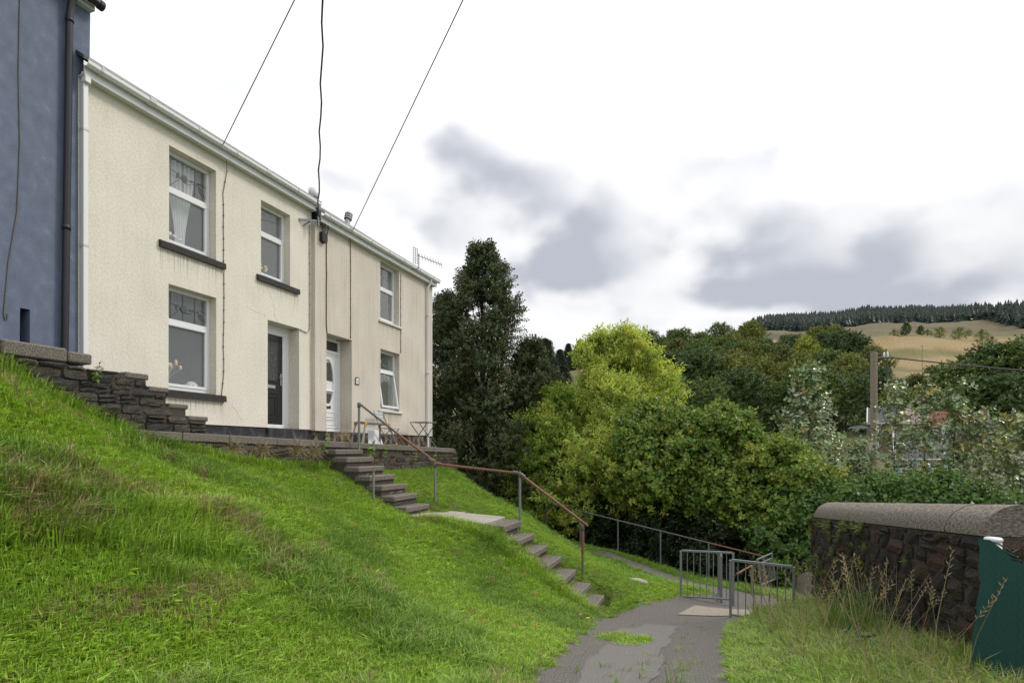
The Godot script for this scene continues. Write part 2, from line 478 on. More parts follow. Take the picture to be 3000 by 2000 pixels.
func spline_ground() -> void:
	# measured heights: X, S, Y
	var c := [
		[-7.35, 4.03, 0.90], [-7.35, 4.6, 0.54], [-7.35, 5.06, 0.36], [-7.35, 5.49, 0.14], [-7.35, 6.47, -0.06], [-7.35, 7.0, -0.17], [-7.35, 7.71, -0.22], [-7.35, 9.56, -0.36], [-7.35, 12.0, -0.5], [-7.35, 15.3, -0.64],
		[-7.35, 2.0, 1.75], [-7.35, -1.0, 2.4], [-7.35, -6.0, 3.2],
		[-6.2, 4.2, 0.08], [-6.5, 5.2, -0.10], [-5.1, 3.25, -0.40], [-4.4, 2.9, -0.62], [-4.0, 2.5, -0.92], [-3.5, 1.9, -1.16], [-2.9, 3.0, -1.50], [-1.95, 3.87, -1.72], [-5.2, 0.0, 0.0], [-3.0, -3.0, -0.9], [-6.0, 6.0, -0.42],
		[-5.1, 6.2, -0.98], [-3.4, 6.6, -1.75], [-2.2, 7.0, -2.2], [-1.55, 4.43, -1.88],
		[-0.76, 4.78, -1.92], [-0.8, 7.3, -2.40], [-0.84, 9.9, -2.84], [0.2, 12.1, -3.06], [0.0, 0.0, -1.55], [-0.3, 2.5, -1.65], [0.25, 14.3, -3.33], [-0.9, 16.2, -3.55], [-3.2, 17.8, -3.2], [-8.0, 20.2, -2.6],
		[-5.6, 10.0, -1.27], [-6.6, 10.0, -0.65], [-3.8, 10.0, -1.56], [-2.9, 10.0, -2.16], [-1.95, 9.8, -2.76],
		[-5.6, 8.0, -1.1], [-4.7, 9.2, -1.36], [-4.7, 10.2, -1.40], [-4.7, 11.3, -1.36], [-3.8, 8.2, -1.75],
		[-6.8, 14.1, -0.74], [-5.6, 12.3, -1.05], [-4.7, 13.7, -1.60], [-3.1, 13.2, -2.40], [-3.6, 11.8, -1.85], [-2.2, 11.8, -2.55], [-0.88, 12.8, -2.95], [-1.2, 11.6, -2.85],
		[-6.8, 16.8, -2.0], [-4.7, 16.2, -2.9], [-3.1, 15.4, -3.2], [-0.9, 14.7, -3.35],
		[1.04, 17.3, -3.8], [1.5, 22.0, -5.3], [-9.07, 22.0, -2.9], [-9.0, 27.0, -4.6], [6.1, 28.8, -4.6], [6.0, 20.0, -4.4], [-2.0, 26.0, -5.2], [-12.0, 18.0, -1.6],
		[0.9, 5.5, -1.80], [1.85, 5.5, -1.66], [1.35, 10.6, -2.62], [0.6, 8.0, -2.34], [0.2, 6.0, -2.05], [2.6, 3.5, -1.5], [5.0, 5.0, -1.5], [5.0, 11.0, -2.5], [3.0, 0.0, -1.4], [10.0, 10.0, -2.8], [2.0, 14.0, -3.2], [6.0, 15.0, -3.4], [12.0, 28.0, -5.0], [12.0, 0.0, -1.2], [-12.0, 30.0, -5.5]]
	var n := c.size()
	var m := n + 3
	var a := []
	for i in m:
		var row := PackedFloat64Array()
		row.resize(m + 1)
		a.append(row)
	for i in n:
		for j in n:
			var r2 := pow(c[i][0] - c[j][0], 2) + pow(c[i][1] - c[j][1], 2)
			a[i][j] = 0.5 * r2 * log(r2) if r2 > 0.0 else 0.06
		a[i][n] = 1.0
		a[i][n + 1] = c[i][0]
		a[i][n + 2] = c[i][1]
		a[n][i] = 1.0
		a[n + 1][i] = c[i][0]
		a[n + 2][i] = c[i][1]
		a[i][m] = c[i][2]
	for i in m:
		var p := i
		for k in range(i + 1, m):
			if absf(a[k][i]) > absf(a[p][i]):
				p = k
		var sw = a[i]
		a[i] = a[p]
		a[p] = sw
		for k in range(i + 1, m):
			var f: float = a[k][i] / a[i][i]
			if f != 0.0:
				for j in range(i, m + 1):
					a[k][j] -= f * a[i][j]
	var w := PackedFloat64Array()
	w.resize(m)
	for i in range(m - 1, -1, -1):
		var s: float = a[i][m]
		for j in range(i + 1, m):
			s -= a[i][j] * w[j]
		w[i] = s / a[i][i]
	gh.resize(GNX * GNS)
	var bump := FastNoiseLite.new()
	bump.seed = 5
	bump.frequency = 0.7
	for k in GNS:
		var s := GS0 + k * GSTEP
		for i in GNX:
			var x := GX0 + i * GSTEP
			var h: float = w[n] + w[n + 1] * x + w[n + 2] * s
			for j in n:
				var r2 := pow(x - c[j][0], 2) + pow(s - c[j][1], 2)
				if r2 > 0.0:
					h += w[j] * 0.5 * r2 * log(r2)
			var rough := 0.05 if x < -1.9 or x > 0.3 else 0.01
			h += bump.get_noise_2d(x, s) * rough
			# a low lip in the lawn at the left, with a small drop below it
			var lip := x - (-4.9 - 0.25 * sin(s * 1.3))
			h += 0.13 * smoothstep(0.3, 0.0, lip) * smoothstep(-1.4, -0.3, lip) * smoothstep(1.0, 2.2, s) * smoothstep(5.6, 4.6, s)
			if x < -7.45 and s > 1.0 and s < 15.8:
				h = minf(h, -0.5)
			# the bed of the steps
			if s > 9.55 and s < 11.0 and x > -3.75 and x < -1.9:
				h = minf(h, lerpf(-1.45, -2.78, (x + 3.75) / 1.75) - 0.16)
			h = maxf(h, -7.0)
			gh[k * GNX + i] = h

func ground_at(x: float, s: float) -> float:
	var fx := clampf((x - GX0) / GSTEP, 0.0, GNX - 1.001)
	var fs := clampf((s - GS0) / GSTEP, 0.0, GNS - 1.001)
	var i := int(fx)
	var k := int(fs)
	fx -= i
	fs -= k
	var a := gh[k * GNX + i]
	var b := gh[k * GNX + i + 1]
	var c := gh[(k + 1) * GNX + i]
	var d := gh[(k + 1) * GNX + i + 1]
	return lerpf(lerpf(a, b, fx), lerpf(c, d, fx), fs)

func on_ground(x: float, s: float, lift := 0.0) -> Vector3:
	return V(x, ground_at(x, s) + lift, s)

func make_ground() -> void:
	var vs := PackedVector3Array()
	var ix := PackedInt32Array()
	for k in GNS:
		for i in GNX:
			vs.append(V(GX0 + i * GSTEP, gh[k * GNX + i], GS0 + k * GSTEP))
	for k in GNS - 1:
		for i in GNX - 1:
			var a := k * GNX + i
			ix.append_array([a, a + GNX, a + 1, a + 1, a + GNX, a + GNX + 1])
	var st := SurfaceTool.new()
	st.begin(Mesh.PRIMITIVE_TRIANGLES)
	st.set_smooth_group(0)
	for p in vs:
		st.add_vertex(p)
	for i in ix:
		st.add_index(i)
	st.generate_normals()
	tag(put("ground", st.commit(), M.ground), "", "", "", "structure")

# centre line of the path: X, S, half width
const PATH := [[-0.7, -1.5, 0.9], [-0.72, 1.5, 0.88], [-0.75, 4.7, 0.84], [-0.86, 7.5, 0.92], [-0.86, 9.4, 1.02], [-0.3, 10.9, 0.95], [0.3, 12.4, 0.85], [0.3, 14.2, 0.6], [-0.75, 16.0, 0.4], [-3.1, 17.6, 0.32], [-8.0, 20.0, 0.3]]

func path_at(t: float) -> Vector3:
	var i := clampi(int(t), 0, PATH.size() - 2)
	var f := t - i
	var p := []
	for k in 4:
		var q: Array = PATH[clampi(i - 1 + k, 0, PATH.size() - 1)]
		p.append(Vector3(q[0], q[1], q[2]))
	return p[1].cubic_interpolate(p[2], p[0], p[3], f)

# how far outside the path a spot lies (negative: on it)
func off_path(x: float, s: float) -> float:
	var best := 99.0
	var p := Vector2(x, s)
	for i in PATH.size() * 4 - 4:
		var q := path_at(i / 4.0)
		best = minf(best, p.distance_to(Vector2(q.x, q.y)) - q.z)
	return best

func strip(called: String, t0: float, t1: float, e0: Callable, e1: Callable, lift: float, m: Material) -> MeshInstance3D:
	var b := B.new()
	var n := int((t1 - t0) * 26)
	var prev := []
	for i in n + 1:
		var t := lerpf(t0, t1, float(i) / n)
		var q := path_at(t)
		var q2 := path_at(t + 0.02)
		var d := Vector2(q2.x - q.x, q2.y - q.y).normalized()
		var side := Vector2(d.y, -d.x)
		var row := []
		var a: float = e0.call(t, q.z)
		var z: float = e1.call(t, q.z)
		for k in 11:
			var o := lerpf(a, z, k / 10.0)
			row.append(on_ground(q.x + side.x * o, q.y + side.y * o, lift))
		if prev:
			b.smooth(true)
			for k in 10:
				b.quad(prev[k], row[k], row[k + 1], prev[k + 1])
		prev = row
	return obj(called, b, m)

func make_path() -> void:
	var n := FastNoiseLite.new()
	n.frequency = 1.6
	n.seed = 3
	var p := strip("path", 0.0, 9.98, func(t, w): return -w - n.get_noise_2d(t * 1.1, 0.0) * 0.2, func(t, w): return w + n.get_noise_2d(t * 1.1, 9.0) * 0.1, 0.02, M.asphalt)
	tag(p, "", "", "", "structure")
	p = strip("path_patch", 0.6, 4.05, func(t, w): return -w * 0.5 + n.get_noise_2d(t * 1.3, 3.0) * 0.12 + maxf(0.0, t - 3.4) * 0.3, func(t, w): return w * 0.22 + n.get_noise_2d(t * 2.0, 5.0) * 0.1, 0.026, M.asphalt_pale)
	tag(p, "", "", "", "structure")
	var b := B.new()
	var prev := []
	for i in 13:
		var s := 10.45 + i * 0.085
		var row := []
		for k in 13:
			var x := lerpf(-0.75 + 0.25 * i / 12.0, 1.15, k / 12.0)
			row.append(on_ground(x, s, 0.032))
		if prev:
			b.smooth(true)
			for k in 12:
				b.quad(prev[k], row[k], row[k + 1], prev[k + 1])
		prev = row
	tag(obj("path_slab", b, M.concrete), "", "", "", "structure")

# ---------------------------------------------------------------- the houses
const F13 := -8.62
const F11 := -8.52

func render_image(w_m: float, h_m: float, tones: Array, streak: float, sills: Array, seed_: int, cracks: Array) -> ImageTexture:
	var w := int(w_m * 110)
	var h := int(h_m * 110)
	var im := Image.create_empty(w, h, false, Image.FORMAT_RGB8)
	var a := FastNoiseLite.new()
	a.seed = seed_
	a.frequency = 0.9
	a.fractal_octaves = 5
	var g := FastNoiseLite.new()
	g.seed = seed_ + 1
	g.frequency = 26.0
	g.fractal_octaves = 2
	var v := FastNoiseLite.new()
	v.seed = seed_ + 2
	v.frequency = 1.0
	v.fractal_octaves = 4
	for y in h:
		var hy := h_m * (1.0 - (y + 0.5) / h)
		for x in w:
			var s := w_m * (x + 0.5) / w
			var n := a.get_noise_2d(s, hy * 0.8) * 0.5 + 0.5
			var st := v.get_noise_2d(s * 9.0, hy * 0.35) + 0.5 * v.get_noise_2d(s * 30.0, hy * 0.8)
			var c: Color = tones[0].lerp(tones[1], clampf(n * 1.5 - 0.25, 0.0, 1.0))
			var dirt := clampf(st * streak * (0.5 + n), 0.0, 0.6)
			for sl in sills:
				if s > sl[0] and s < sl[1] and hy < sl[2]:
					var run: float = 0.14 + 0.55 * absf(v.get_noise_2d(s * 7.0, 40.0 + sl[2]))
					var d: float = sl[2] - hy
					if d < run:
						dirt += clampf(v.get_noise_2d(s * 38.0, 7.0 + hy * 0.3) * 1.7 + 0.1, 0.0, 0.6) * (1.0 - d / run)
			c = c.lerp(tones[2], clampf(dirt, 0.0, 0.7))
			var gr := 1.0 + g.get_noise_2d(s, hy) * 0.07
			im.set_pixel(x, y, Color(c.r * gr, c.g * gr, c.b * gr))
	for k in cracks:
		var p := Vector2(k[0], k[1])
		var e := Vector2(k[2], k[3])
		var steps := int(p.distance_to(e) * 140)
		var j := 0.0
		for i in steps:
			var q := p.lerp(e, float(i) / steps)
			j = clampf(j + rng.randf_range(-0.012, 0.012), -0.05, 0.05)
			var px := int((q.x + j) / w_m * w)
			var py := int((1.0 - (q.y + j * 0.6) / h_m) * h)
			if px > 1 and py > 1 and px < w - 1 and py < h - 1 and rng.randf() < 0.75:
				im.set_pixel(px, py, im.get_pixel(px, py).darkened(0.22))
	im.generate_mipmaps()
	return ImageTexture.create_from_image(im)

# the front wall with its openings [s0, s1, y0, y1, depth]
func facade(b: B, x: float, s0: float, s1: float, y0: float, y1: float, ops: Array, thick: float) -> void:
	var ss := [s0, s1]
	var ys := [y0, y1]
	for o in ops:
		ss.append(o[0]); ss.append(o[1]); ys.append(o[2]); ys.append(o[3])
	ss.sort()
	ys.sort()
	var uv := func(s: float, y: float) -> Vector2: return Vector2((s - s0) / (s1 - s0), 1.0 - (y - y0) / (y1 - y0))
	for i in ss.size() - 1:
		for k in ys.size() - 1:
			var a: float = ss[i]
			var c: float = ss[i + 1]
			var d: float = ys[k]
			var e: float = ys[k + 1]
			if c - a < 0.001 or e - d < 0.001:
				continue
			var hole := false
			for o in ops:
				if (a + c) / 2 > o[0] and (a + c) / 2 < o[1] and (d + e) / 2 > o[2] and (d + e) / 2 < o[3]:
					hole = true
			if hole:
				continue
			b.quad_uv(V(x, d, a), V(x, e, a), V(x, e, c), V(x, d, c), uv.call(a, d), uv.call(a, e), uv.call(c, e), uv.call(c, d))
			var xb := x - thick
			b.quad_uv(V(xb, d, c), V(xb, e, c), V(xb, e, a), V(xb, d, a), uv.call(c, d), uv.call(c, e), uv.call(a, e), uv.call(a, d))
	for o in ops:
		var xb := x - thick
		var q := [V(x, o[2], o[0]), V(x, o[3], o[0]), V(x, o[3], o[1]), V(x, o[2], o[1])]
		var r := [V(xb, o[2], o[0]), V(xb, o[3], o[0]), V(xb, o[3], o[1]), V(xb, o[2], o[1])]
		var u := [uv.call(o[0], o[2]), uv.call(o[0], o[3]), uv.call(o[1], o[3]), uv.call(o[1], o[2])]
		for i in 4:
			var j := (i + 1) % 4
			var off := Vector2(0.03, 0) if i % 2 == 0 else Vector2(0, 0.05)
			b.quad_uv(q[i], q[j], r[j], r[i], u[i], u[j], u[j] + off, u[i] + off)
	# ends and top
	var xe := x - thick
	b.quad_uv(V(x, y0, s0), V(xe, y0, s0), V(xe, y1, s0), V(x, y1, s0), uv.call(s0, y0), uv.call(s0 + 0.2, y0), uv.call(s0 + 0.2, y1), uv.call(s0, y1))
	b.quad_uv(V(x, y0, s1), V(x, y1, s1), V(xe, y1, s1), V(xe, y0, s1), uv.call(s1, y0), uv.call(s1, y1), uv.call(s1 - 0.2, y1), uv.call(s1 - 0.2, y0))
	b.quad_uv(V(x, y0, s0), V(x, y0, s1), V(xe, y0, s1), V(xe, y0, s0), uv.call(s0, y0), uv.call(s1, y0), uv.call(s1, y0), uv.call(s0, y0))
	b.quad_uv(V(x, y1, s0), V(xe, y1, s0), V(xe, y1, s1), V(x, y1, s1), uv.call(s0, y1), uv.call(s0, y1), uv.call(s1, y1), uv.call(s1, y1))

# rectangle of four bars standing in the plane x (front face), bars w wide and d deep
func ring(b: B, x: float, s0: float, s1: float, y0: float, y1: float, w: float, d: float, bev := 0.008) -> void:
	b.span(x - d, x, y0, y0 + w, s0, s1, bev)
	b.span(x - d, x, y1 - w, y1, s0, s1, bev)
	b.span(x - d, x, y0 + w - 0.002, y1 - w + 0.002, s0, s0 + w, bev)
	b.span(x - d, x, y0 + w - 0.002, y1 - w + 0.002, s1 - w, s1, bev)

# an upvc window: a light above a transom, a casement below
func window(parent: Node, x: float, s0: float, s1: float, y0: float, y1: float, ty: float, leads: String, tilt := 0.0) -> void:
	var b := B.new()
	ring(b, x, s0, s1, y0, y1, 0.062, 0.07)
	b.span(x - 0.068, x + 0.001, ty - 0.034, ty + 0.034, s0 + 0.06, s1 - 0.06, 0.008)
	var f := obj("window", b, M.white, parent)
	var a0 := s0 + 0.064
	var a1 := s1 - 0.064
	b = B.new()
	var yb := y0 + 0.064
	var yt := ty - 0.036
	if tilt == 0.0:
		ring(b, x + 0.012, a0 - 0.01, a1 + 0.01, yb - 0.01, yt + 0.006, 0.055, 0.05)
		obj("sash", b, M.white, f)
		b = B.new()
		b.span(x - 0.03, x - 0.024, yb + 0.04, yt - 0.04, a0 + 0.04, a1 - 0.04)
		obj("pane", b, M.glass, f)
	else:
		# open: hung at the top, swung out at the bottom
		var piv := V(x + 0.01, yt, 0)
		var rot := Basis(Vector3(0, 0, 1), tilt)
		var sash := Node3D.new()
		ring(b, 0.012, a0 - 0.01, a1 + 0.01, yb - yt - 0.01, 0.006, 0.055, 0.05)
		var so := obj("sash", b, M.white, f)
		so.transform = Transform3D(rot, piv)
		b = B.new()
		b.span(-0.03, -0.024, yb - yt + 0.04, -0.04, a0 + 0.04, a1 - 0.04)
		var po := obj("pane", b, M.glass, f)
		po.transform = Transform3D(rot, piv)
		sash.free()
	b = B.new()
	b.span(x - 0.036, x - 0.03, ty + 0.03, y1 - 0.058, a0 - 0.004, a1 + 0.004)
	obj("pane", b, M.glass, f)
	if leads == "":
		return
	b = B.new()
	var w := a1 - a0
	var hh := y1 - 0.06 - ty - 0.03
	var yc := ty + 0.03 + hh * 0.5
	var xl := x - 0.026
	if leads == "rose":
		for u in [0.14, 0.43, 0.72]:
			b.tube([V(xl, ty + 0.03, a0 + w * u), V(xl, y1 - 0.06, a0 + w * u)], [0.004], 5)
		var st := []
		for i in 13:
			var u := i / 12.0
			st.append(V(xl, yc + sin(u * 9.0) * hh * 0.12 - 0.02, a0 + w * u))
		b.tube(st, [0.004], 5)
		var s2 := []
		for i in 9:
			var u := i / 8.0
			s2.append(V(xl, yc - hh * 0.45 + u * hh * 0.35, a0 + w * (0.12 + u * 0.22)))
		b.tube(s2, [0.004], 5)
		s2 = []
		for i in 9:
			var u := i / 8.0
			s2.append(V(xl, yc + hh * (0.05 - 0.4 * u * u), a0 + w * (0.68 + u * 0.3)))
		b.tube(s2, [0.004], 5)
		var fl := B.new()
		for q in [[0.06, 0.1, 0.5, 0.10, 0.035], [0.3, -0.02, 1.2, 0.13, 0.05], [0.62, 0.0, 0.3, 0.08, 0.04], [0.72, 0.0, -0.3, 0.08, 0.04], [0.86, -0.18, -0.9, 0.13, 0.035]]:
			var poly := PackedVector2Array()
			for k in 12:
				var an := TAU * k / 12.0
				var e := Vector2(cos(an) * q[3] * 0.5, sin(an) * q[4] * 0.5 * (1.0 + 0.5 * cos(an))).rotated(q[2])
				poly.append(e)
			fl.prism(poly, V(xl - 0.002, yc + hh * q[1], a0 + w * q[0]), Basis(Vector3(0, 0, -1), Vector3.UP, Vector3.RIGHT), 0.005)
		for k in 7:
			var poly := PackedVector2Array()
			for j in 10:
				var an := TAU * j / 10.0
				poly.append(Vector2(cos(an), sin(an)) * 0.028 + (Vector2.ZERO if k == 6 else Vector2.RIGHT.rotated(TAU * k / 6.0) * 0.042))
			fl.prism(poly, V(xl - 0.002, yc - 0.01, a0 + w * 0.46), Basis(Vector3(0, 0, -1), Vector3.UP, Vector3.RIGHT), 0.004 + 0.001 * k)
		obj("glass_flower", fl, M.lead, f).set_meta("kind", "stuff")
		obj("leading", b, M.lead, f)
	else:
		for u in [0.1, 0.22, 0.36]:
			b.tube([V(xl, ty + 0.03, a0 + w * u), V(xl, y1 - 0.06, a0 + w * u)], [0.004], 5)
		var st := []
		for i in 9:
			st.append(V(xl, yc + sin(i * 0.9) * 0.02, a0 + w * (0.3 + 0.6 * i / 8.0)))
		b.tube(st, [0.003], 5)
		obj("leading", b, M.lead, f)
		b = B.new()
		for k in 5:
			var poly := PackedVector2Array()
			for j in 9:
				poly.append(Vector2.RIGHT.rotated(TAU * j / 9.0) * 0.03 + Vector2.RIGHT.rotated(TAU * k / 5.0) * 0.035)
			b.prism(poly, V(xl - 0.002, yc, a0 + w * 0.23), Basis(Vector3(0, 0, -1), Vector3.UP, Vector3.RIGHT), 0.004 + 0.001 * k)
		obj("glass_flower", b, M.pink, f).set_meta("kind", "stuff")

func eaves(h: Node, x: float, s0: float, s1: float, y: float, left_clip := 0.0) -> void:
	# soffit, fascia, gutter with its brackets and joints
	var b := B.new()
	b.span(x - 0.02, x + 0.13, y - 0.012, y + 0.012, s0, s1)
	obj("soffit", b, M.white_dull, h)
	b = B.new()
	b.span(x + 0.11, x + 0.135, y - 0.02, y + 0.17, s0, s1, 0.004)
	obj("fascia", b, M.white, h)
	b = B.new()
	var prof := [Vector2(0, 0.06), Vector2(0, 0.0), Vector2(0.02, -0.022), Vector2(0.075, -0.03), Vector2(0.105, 0.0), Vector2(0.108, 0.055), Vector2(0.118, 0.06), Vector2(0.118, 0.068), Vector2(0.1, 0.068), Vector2(0.095, 0.005), Vector2(0.07, -0.018), Vector2(0.024, -0.012), Vector2(0.01, 0.004), Vector2(0.01, 0.06)]
	b.prism(PackedVector2Array(prof), V(x + 0.14, y + 0.115, s1 + 0.02), Basis(Vector3(1, 0, 0), Vector3.UP, Vector3(0, 0, 1)), s1 - s0 + 0.04)
	var g := obj("gutter", b, M.white, h)
	var s := s0 + 0.2 + left_clip
	var joint := 0
	while s < s1:
		b = B.new()
		var wide := 0.035 if joint % 3 != 1 else 0.11
		var pr := [Vector2(-0.004, 0.075), Vector2(-0.006, -0.004), Vector2(0.018, -0.03), Vector2(0.077, -0.038), Vector2(0.112, -0.004), Vector2(0.122, 0.07), Vector2(0.114, 0.075), Vector2(0.106, 0.0), Vector2(0.076, -0.03), Vector2(0.022, -0.023), Vector2(0.0, -0.002), Vector2(0.0, 0.075)]
		b.prism(PackedVector2Array(pr), V(x + 0.14, y + 0.115, s), Basis(Vector3(1, 0, 0), Vector3.UP, Vector3(0, 0, 1)), wide)
		obj("gutter_bracket", b, M.white_dull, g)
		s += 0.82
		joint += 1

func roof_and_body(h: Node, x: float, s0: float, s1: float, y0: float, y1: float, wall_mat: Material) -> void:
	var xb := -15.6
	var b := B.new()
	b.span(xb, xb + 0.25, y0, y1, s0, s1)
	obj("back_wall", b, wall_mat, h)
	var ridge := Vector2((x + xb) / 2, y1 + 2.4)
	for e in [[s0, s0 + 0.22], [s1 - 0.22, s1]]:
		b = B.new()
		b.prism(PackedVector2Array([Vector2(xb, y0), Vector2(x - 0.31, y0), Vector2(x - 0.31, y1), ridge, Vector2(xb, y1)]), V(0, 0, e[1]), Basis.IDENTITY, 0.22)
		obj("gable_wall", b, wall_mat, h)
	b = B.new()
	b.span(xb + 0.25, x - 0.31, y0 - 0.1, y0 + 0.05, s0 + 0.22, s1 - 0.22)
	obj("floor", b, M.room, h)
	b = B.new()
	b.span(xb + 0.25, x - 0.31, 2.86, 3.06, s0 + 0.22, s1 - 0.22)
	obj("upper_floor", b, M.room, h)
	b = B.new()
	b.span(xb + 0.25, x - 0.31, y1 - 0.06, y1 + 0.02, s0 + 0.22, s1 - 0.22)
	obj("ceiling", b, M.room, h)
	b = B.new()
	b.span(-12.1, -12.0, y0 + 0.05, 2.86, s0 + 0.22, s1 - 0.22)
	b.span(-12.1, -12.0, 3.06, y1 - 0.06, s0 + 0.22, s1 - 0.22)
	obj("inner_wall", b, M.room, h)
	b = B.new()
	var e0 := Vector2(x + 0.16, y1 + 0.2)
	var e1 := Vector2(xb - 0.2, y1 + 0.2)
	var rt := ridge + Vector2(0, 0.22)
	b.prism(PackedVector2Array([e0, e0 + Vector2(0, 0.05), rt + Vector2(0, 0.05), e1 + Vector2(0, 0.05), e1, rt]), V(0, 0, s1 + 0.03), Basis.IDENTITY, s1 - s0 + 0.06)
	obj("roof", b, M.slate, h)

func clip_cable(h: Node, pts: Array, r: float, m: Material, clips := true) -> void:
	var b := B.new()
	b.tube(pts, [r], 6)
	var o := obj("cable", b, m, h)
	if clips:
		b = B.new()
		for i in pts.size() - 1:
			var L: float = pts[i].distance_to(pts[i + 1])
			var k := 0.2
			while k < L:
				b.box(pts[i].lerp(pts[i + 1], k / L), Vector3(0.02, 0.022, 0.022), 0.004)
				k += 0.42
		obj("cable_clips", b, M.cable, o).set_meta("kind", "stuff")

func wander(x: float, s: float, y0: float, y1: float, amp: float, seed_: int) -> Array:
	var r := RandomNumberGenerator.new()
	r.seed = seed_
	var out := []
	var n := int(absf(y1 - y0) / 0.25) + 1
	for i in n + 1:
		out.append(V(x, lerpf(y0, y1, float(i) / n), s + r.randf_range(-amp, amp)))
	return out

func house_13() -> void:
	var h := thing("cream_house", "cream rendered terraced house with black front door numbered 13", "house", "cream terraced houses")
	var s0 := 5.63
	var s1 := 10.6
	var y0 := 0.46
	var y1 := 5.32
	var t := mat("render_13", Color.WHITE, 0.92)
	t.albedo_texture = render_image(s1 - s0, y1 - y0, [C("dfdace"), C("d6cfc2"), C("8d867b")], 0.08, [[6.88 - s0, 8.2 - s0, 3.29 - y0], [8.98 - s0, 10.18 - s0, 3.34 - y0], [7.02 - s0, 8.2 - s0, 0.87 - y0]], 70, [[2.75, 0.4, 2.95, 0.05], [3.55, 2.9, 3.95, 2.15], [3.1, 2.3, 3.6, 2.2]])
	t.heightmap_enabled = true
	t.heightmap_texture = noise_tex(0.12, [], 512, 4, 71)
	t.heightmap_scale = 0.25
	t.uv1_scale = Vector3.ONE
	M.render_13 = t
	var ops := [[7.07, 8.015, 3.43, 5.05], [9.1, 9.92, 3.47, 4.97], [7.06, 8.02, 1.0, 2.755], [9.28, 10.2, 0.46, 2.63]]
	var b := B.new()
	facade(b, F13, s0, s1, y0, y1, ops, 0.3)
	obj("wall", b, t, h)
	roof_and_body(h, F13, s0, s1, y0, y1, M.room)
	# plinth, set back a little, with the door step in front of it
	b = B.new()
	b.span(F13 - 0.28, F13 - 0.02, -0.2, y0, s0, s1)
	obj("plinth", b, M.plinth, h)
	b = B.new()
	b.span(F13 - 0.26, F13 + 0.03, -0.15, 0.458, 9.26, 10.22, 0.012)
	obj("door_step", b, M.plinth, h)
	eaves(h, F13, s0, s1 + 0.02, y1)
	# windows and sills
	window(h, F13 - 0.15, 7.07, 8.015, 3.44, 5.05, 4.42, "rose")
	window(h, F13 - 0.15, 9.1, 9.92, 3.48, 4.97, 4.40, "")
	window(h, F13 - 0.15, 7.06, 8.02, 1.02, 2.755, 2.19, "rose")
	for q in [[6.88, 8.19, 3.40], [8.98, 10.17, 3.44], [7.0, 8.2, 0.975]]:
		b = B.new()
		var c: float = (q[0] + q[1]) / 2
		var prof := PackedVector2Array([Vector2(-0.3, 0.045), Vector2(0.0, 0.03), Vector2(0.055, 0.015), Vector2(0.06, -0.09), Vector2(0.0, -0.085), Vector2(-0.3, -0.02)])
		b.prism(prof, V(F13, q[2], c + (q[1] - q[0]) / 2), Basis(Vector3(1, 0, 0), Vector3.UP, Vector3(0, 0, 1)), q[1] - q[0])
		obj("sill", b, M.sill_dark, h)
	# the black door in its white frame
	var xd := F13 - 0.27
	b = B.new()
	ring(b, xd, 9.28, 10.2, 0.46, 2.63, 0.085, 0.09)
	b.span(xd - 0.085, xd - 0.002, 2.43, 2.55, 9.36, 10.12, 0.006)
	b.span(xd - 0.08, xd - 0.01, 0.5, 2.55, 10.02, 10.13, 0.006)
	obj("door_frame", b, M.white, h)
	b = B.new()
	b.span(xd - 0.07, xd - 0.022, 0.545, 2.43, 9.37, 10.02, 0.006)
	var d := obj("door", b, M.black_gloss, h)
	b = B.new()
	ring(b, xd - 0.005, 9.48, 9.91, 1.43, 2.33, 0.05, 0.03, 0.012)
	obj("glazing_bead", b, M.black_gloss, d)
	b = B.new()
	b.span(xd - 0.03, xd - 0.014, 1.47, 2.29, 9.52, 9.87)
	obj("door_glass", b, M.frosted, d)
	b = B.new()
	ring(b, xd - 0.008, 9.48, 9.91, 0.66, 1.22, 0.04, 0.02, 0.012)
	ring(b, xd - 0.004, 9.56, 9.83, 0.75, 1.13, 0.03, 0.02, 0.012)
	obj("door_panel", b, M.black_gloss, d)
	b = B.new()
	b.span(xd - 0.012, xd + 0.004, 1.30, 1.37, 9.5, 9.79, 0.005)
	obj("letter_plate", b, M.steel, d)
	b = B.new()
	b.span(xd - 0.024, xd - 0.005, 1.38, 1.64, 9.955, 9.985, 0.006)
	b.tube([V(xd - 0.01, 1.545, 9.97), V(xd + 0.035, 1.545, 9.97), V(xd + 0.035, 1.54, 9.87)], [0.01], 8)
	obj("handle", b, M.steel, d)
	# the number above the door
	b = B.new()
	b.span(xd - 0.002, xd + 0.006, 2.455, 2.56, 9.4, 9.56, 0.003)
	var np := obj("number_plate", b, M.black, h)
	lettering("13", 0.085, M.gold, np, V(xd + 0.006, 2.507, 9.49))
	# wall cables
	clip_cable(h, [V(F13 + 0.12, 5.28, 8.13), V(F13 + 0.02, 5.12, 8.24), V(F13 + 0.012, 4.7, 8.16)] + wander(F13 + 0.012, 8.17, 4.5, 3.45, 0.006, 5) + [V(F13 + 0.05, 3.38, 8.16), V(F13 + 0.012, 3.25, 8.18)] + wander(F13 + 0.012, 8.17, 3.0, 1.2, 0.015, 6) + [V(F13 + 0.014, 1.0, 8.12)], 0.0065, M.cable_wall)
	clip_cable(h, wander(F13 + 0.02, 10.52, 5.0, 2.75, 0.004, 8) + [V(F13 + 0.02, 2.64, 10.5), V(F13 + 0.02, 2.585, 10.42), V(F13 + 0.02, 2.61, 10.21), V(F13 - 0.2, 2.6, 10.17)], 0.011, M.cable_pale)
	# square white downpipe against the blue house
	b = B.new()
	b.span(F13 + 0.02, F13 + 0.09, 0.9, 5.22, 5.645, 5.715, 0.006)
	b.box(V(F13 + 0.09, 5.3, 5.68), Vector3(0.1, 0.16, 0.085), 0.01)
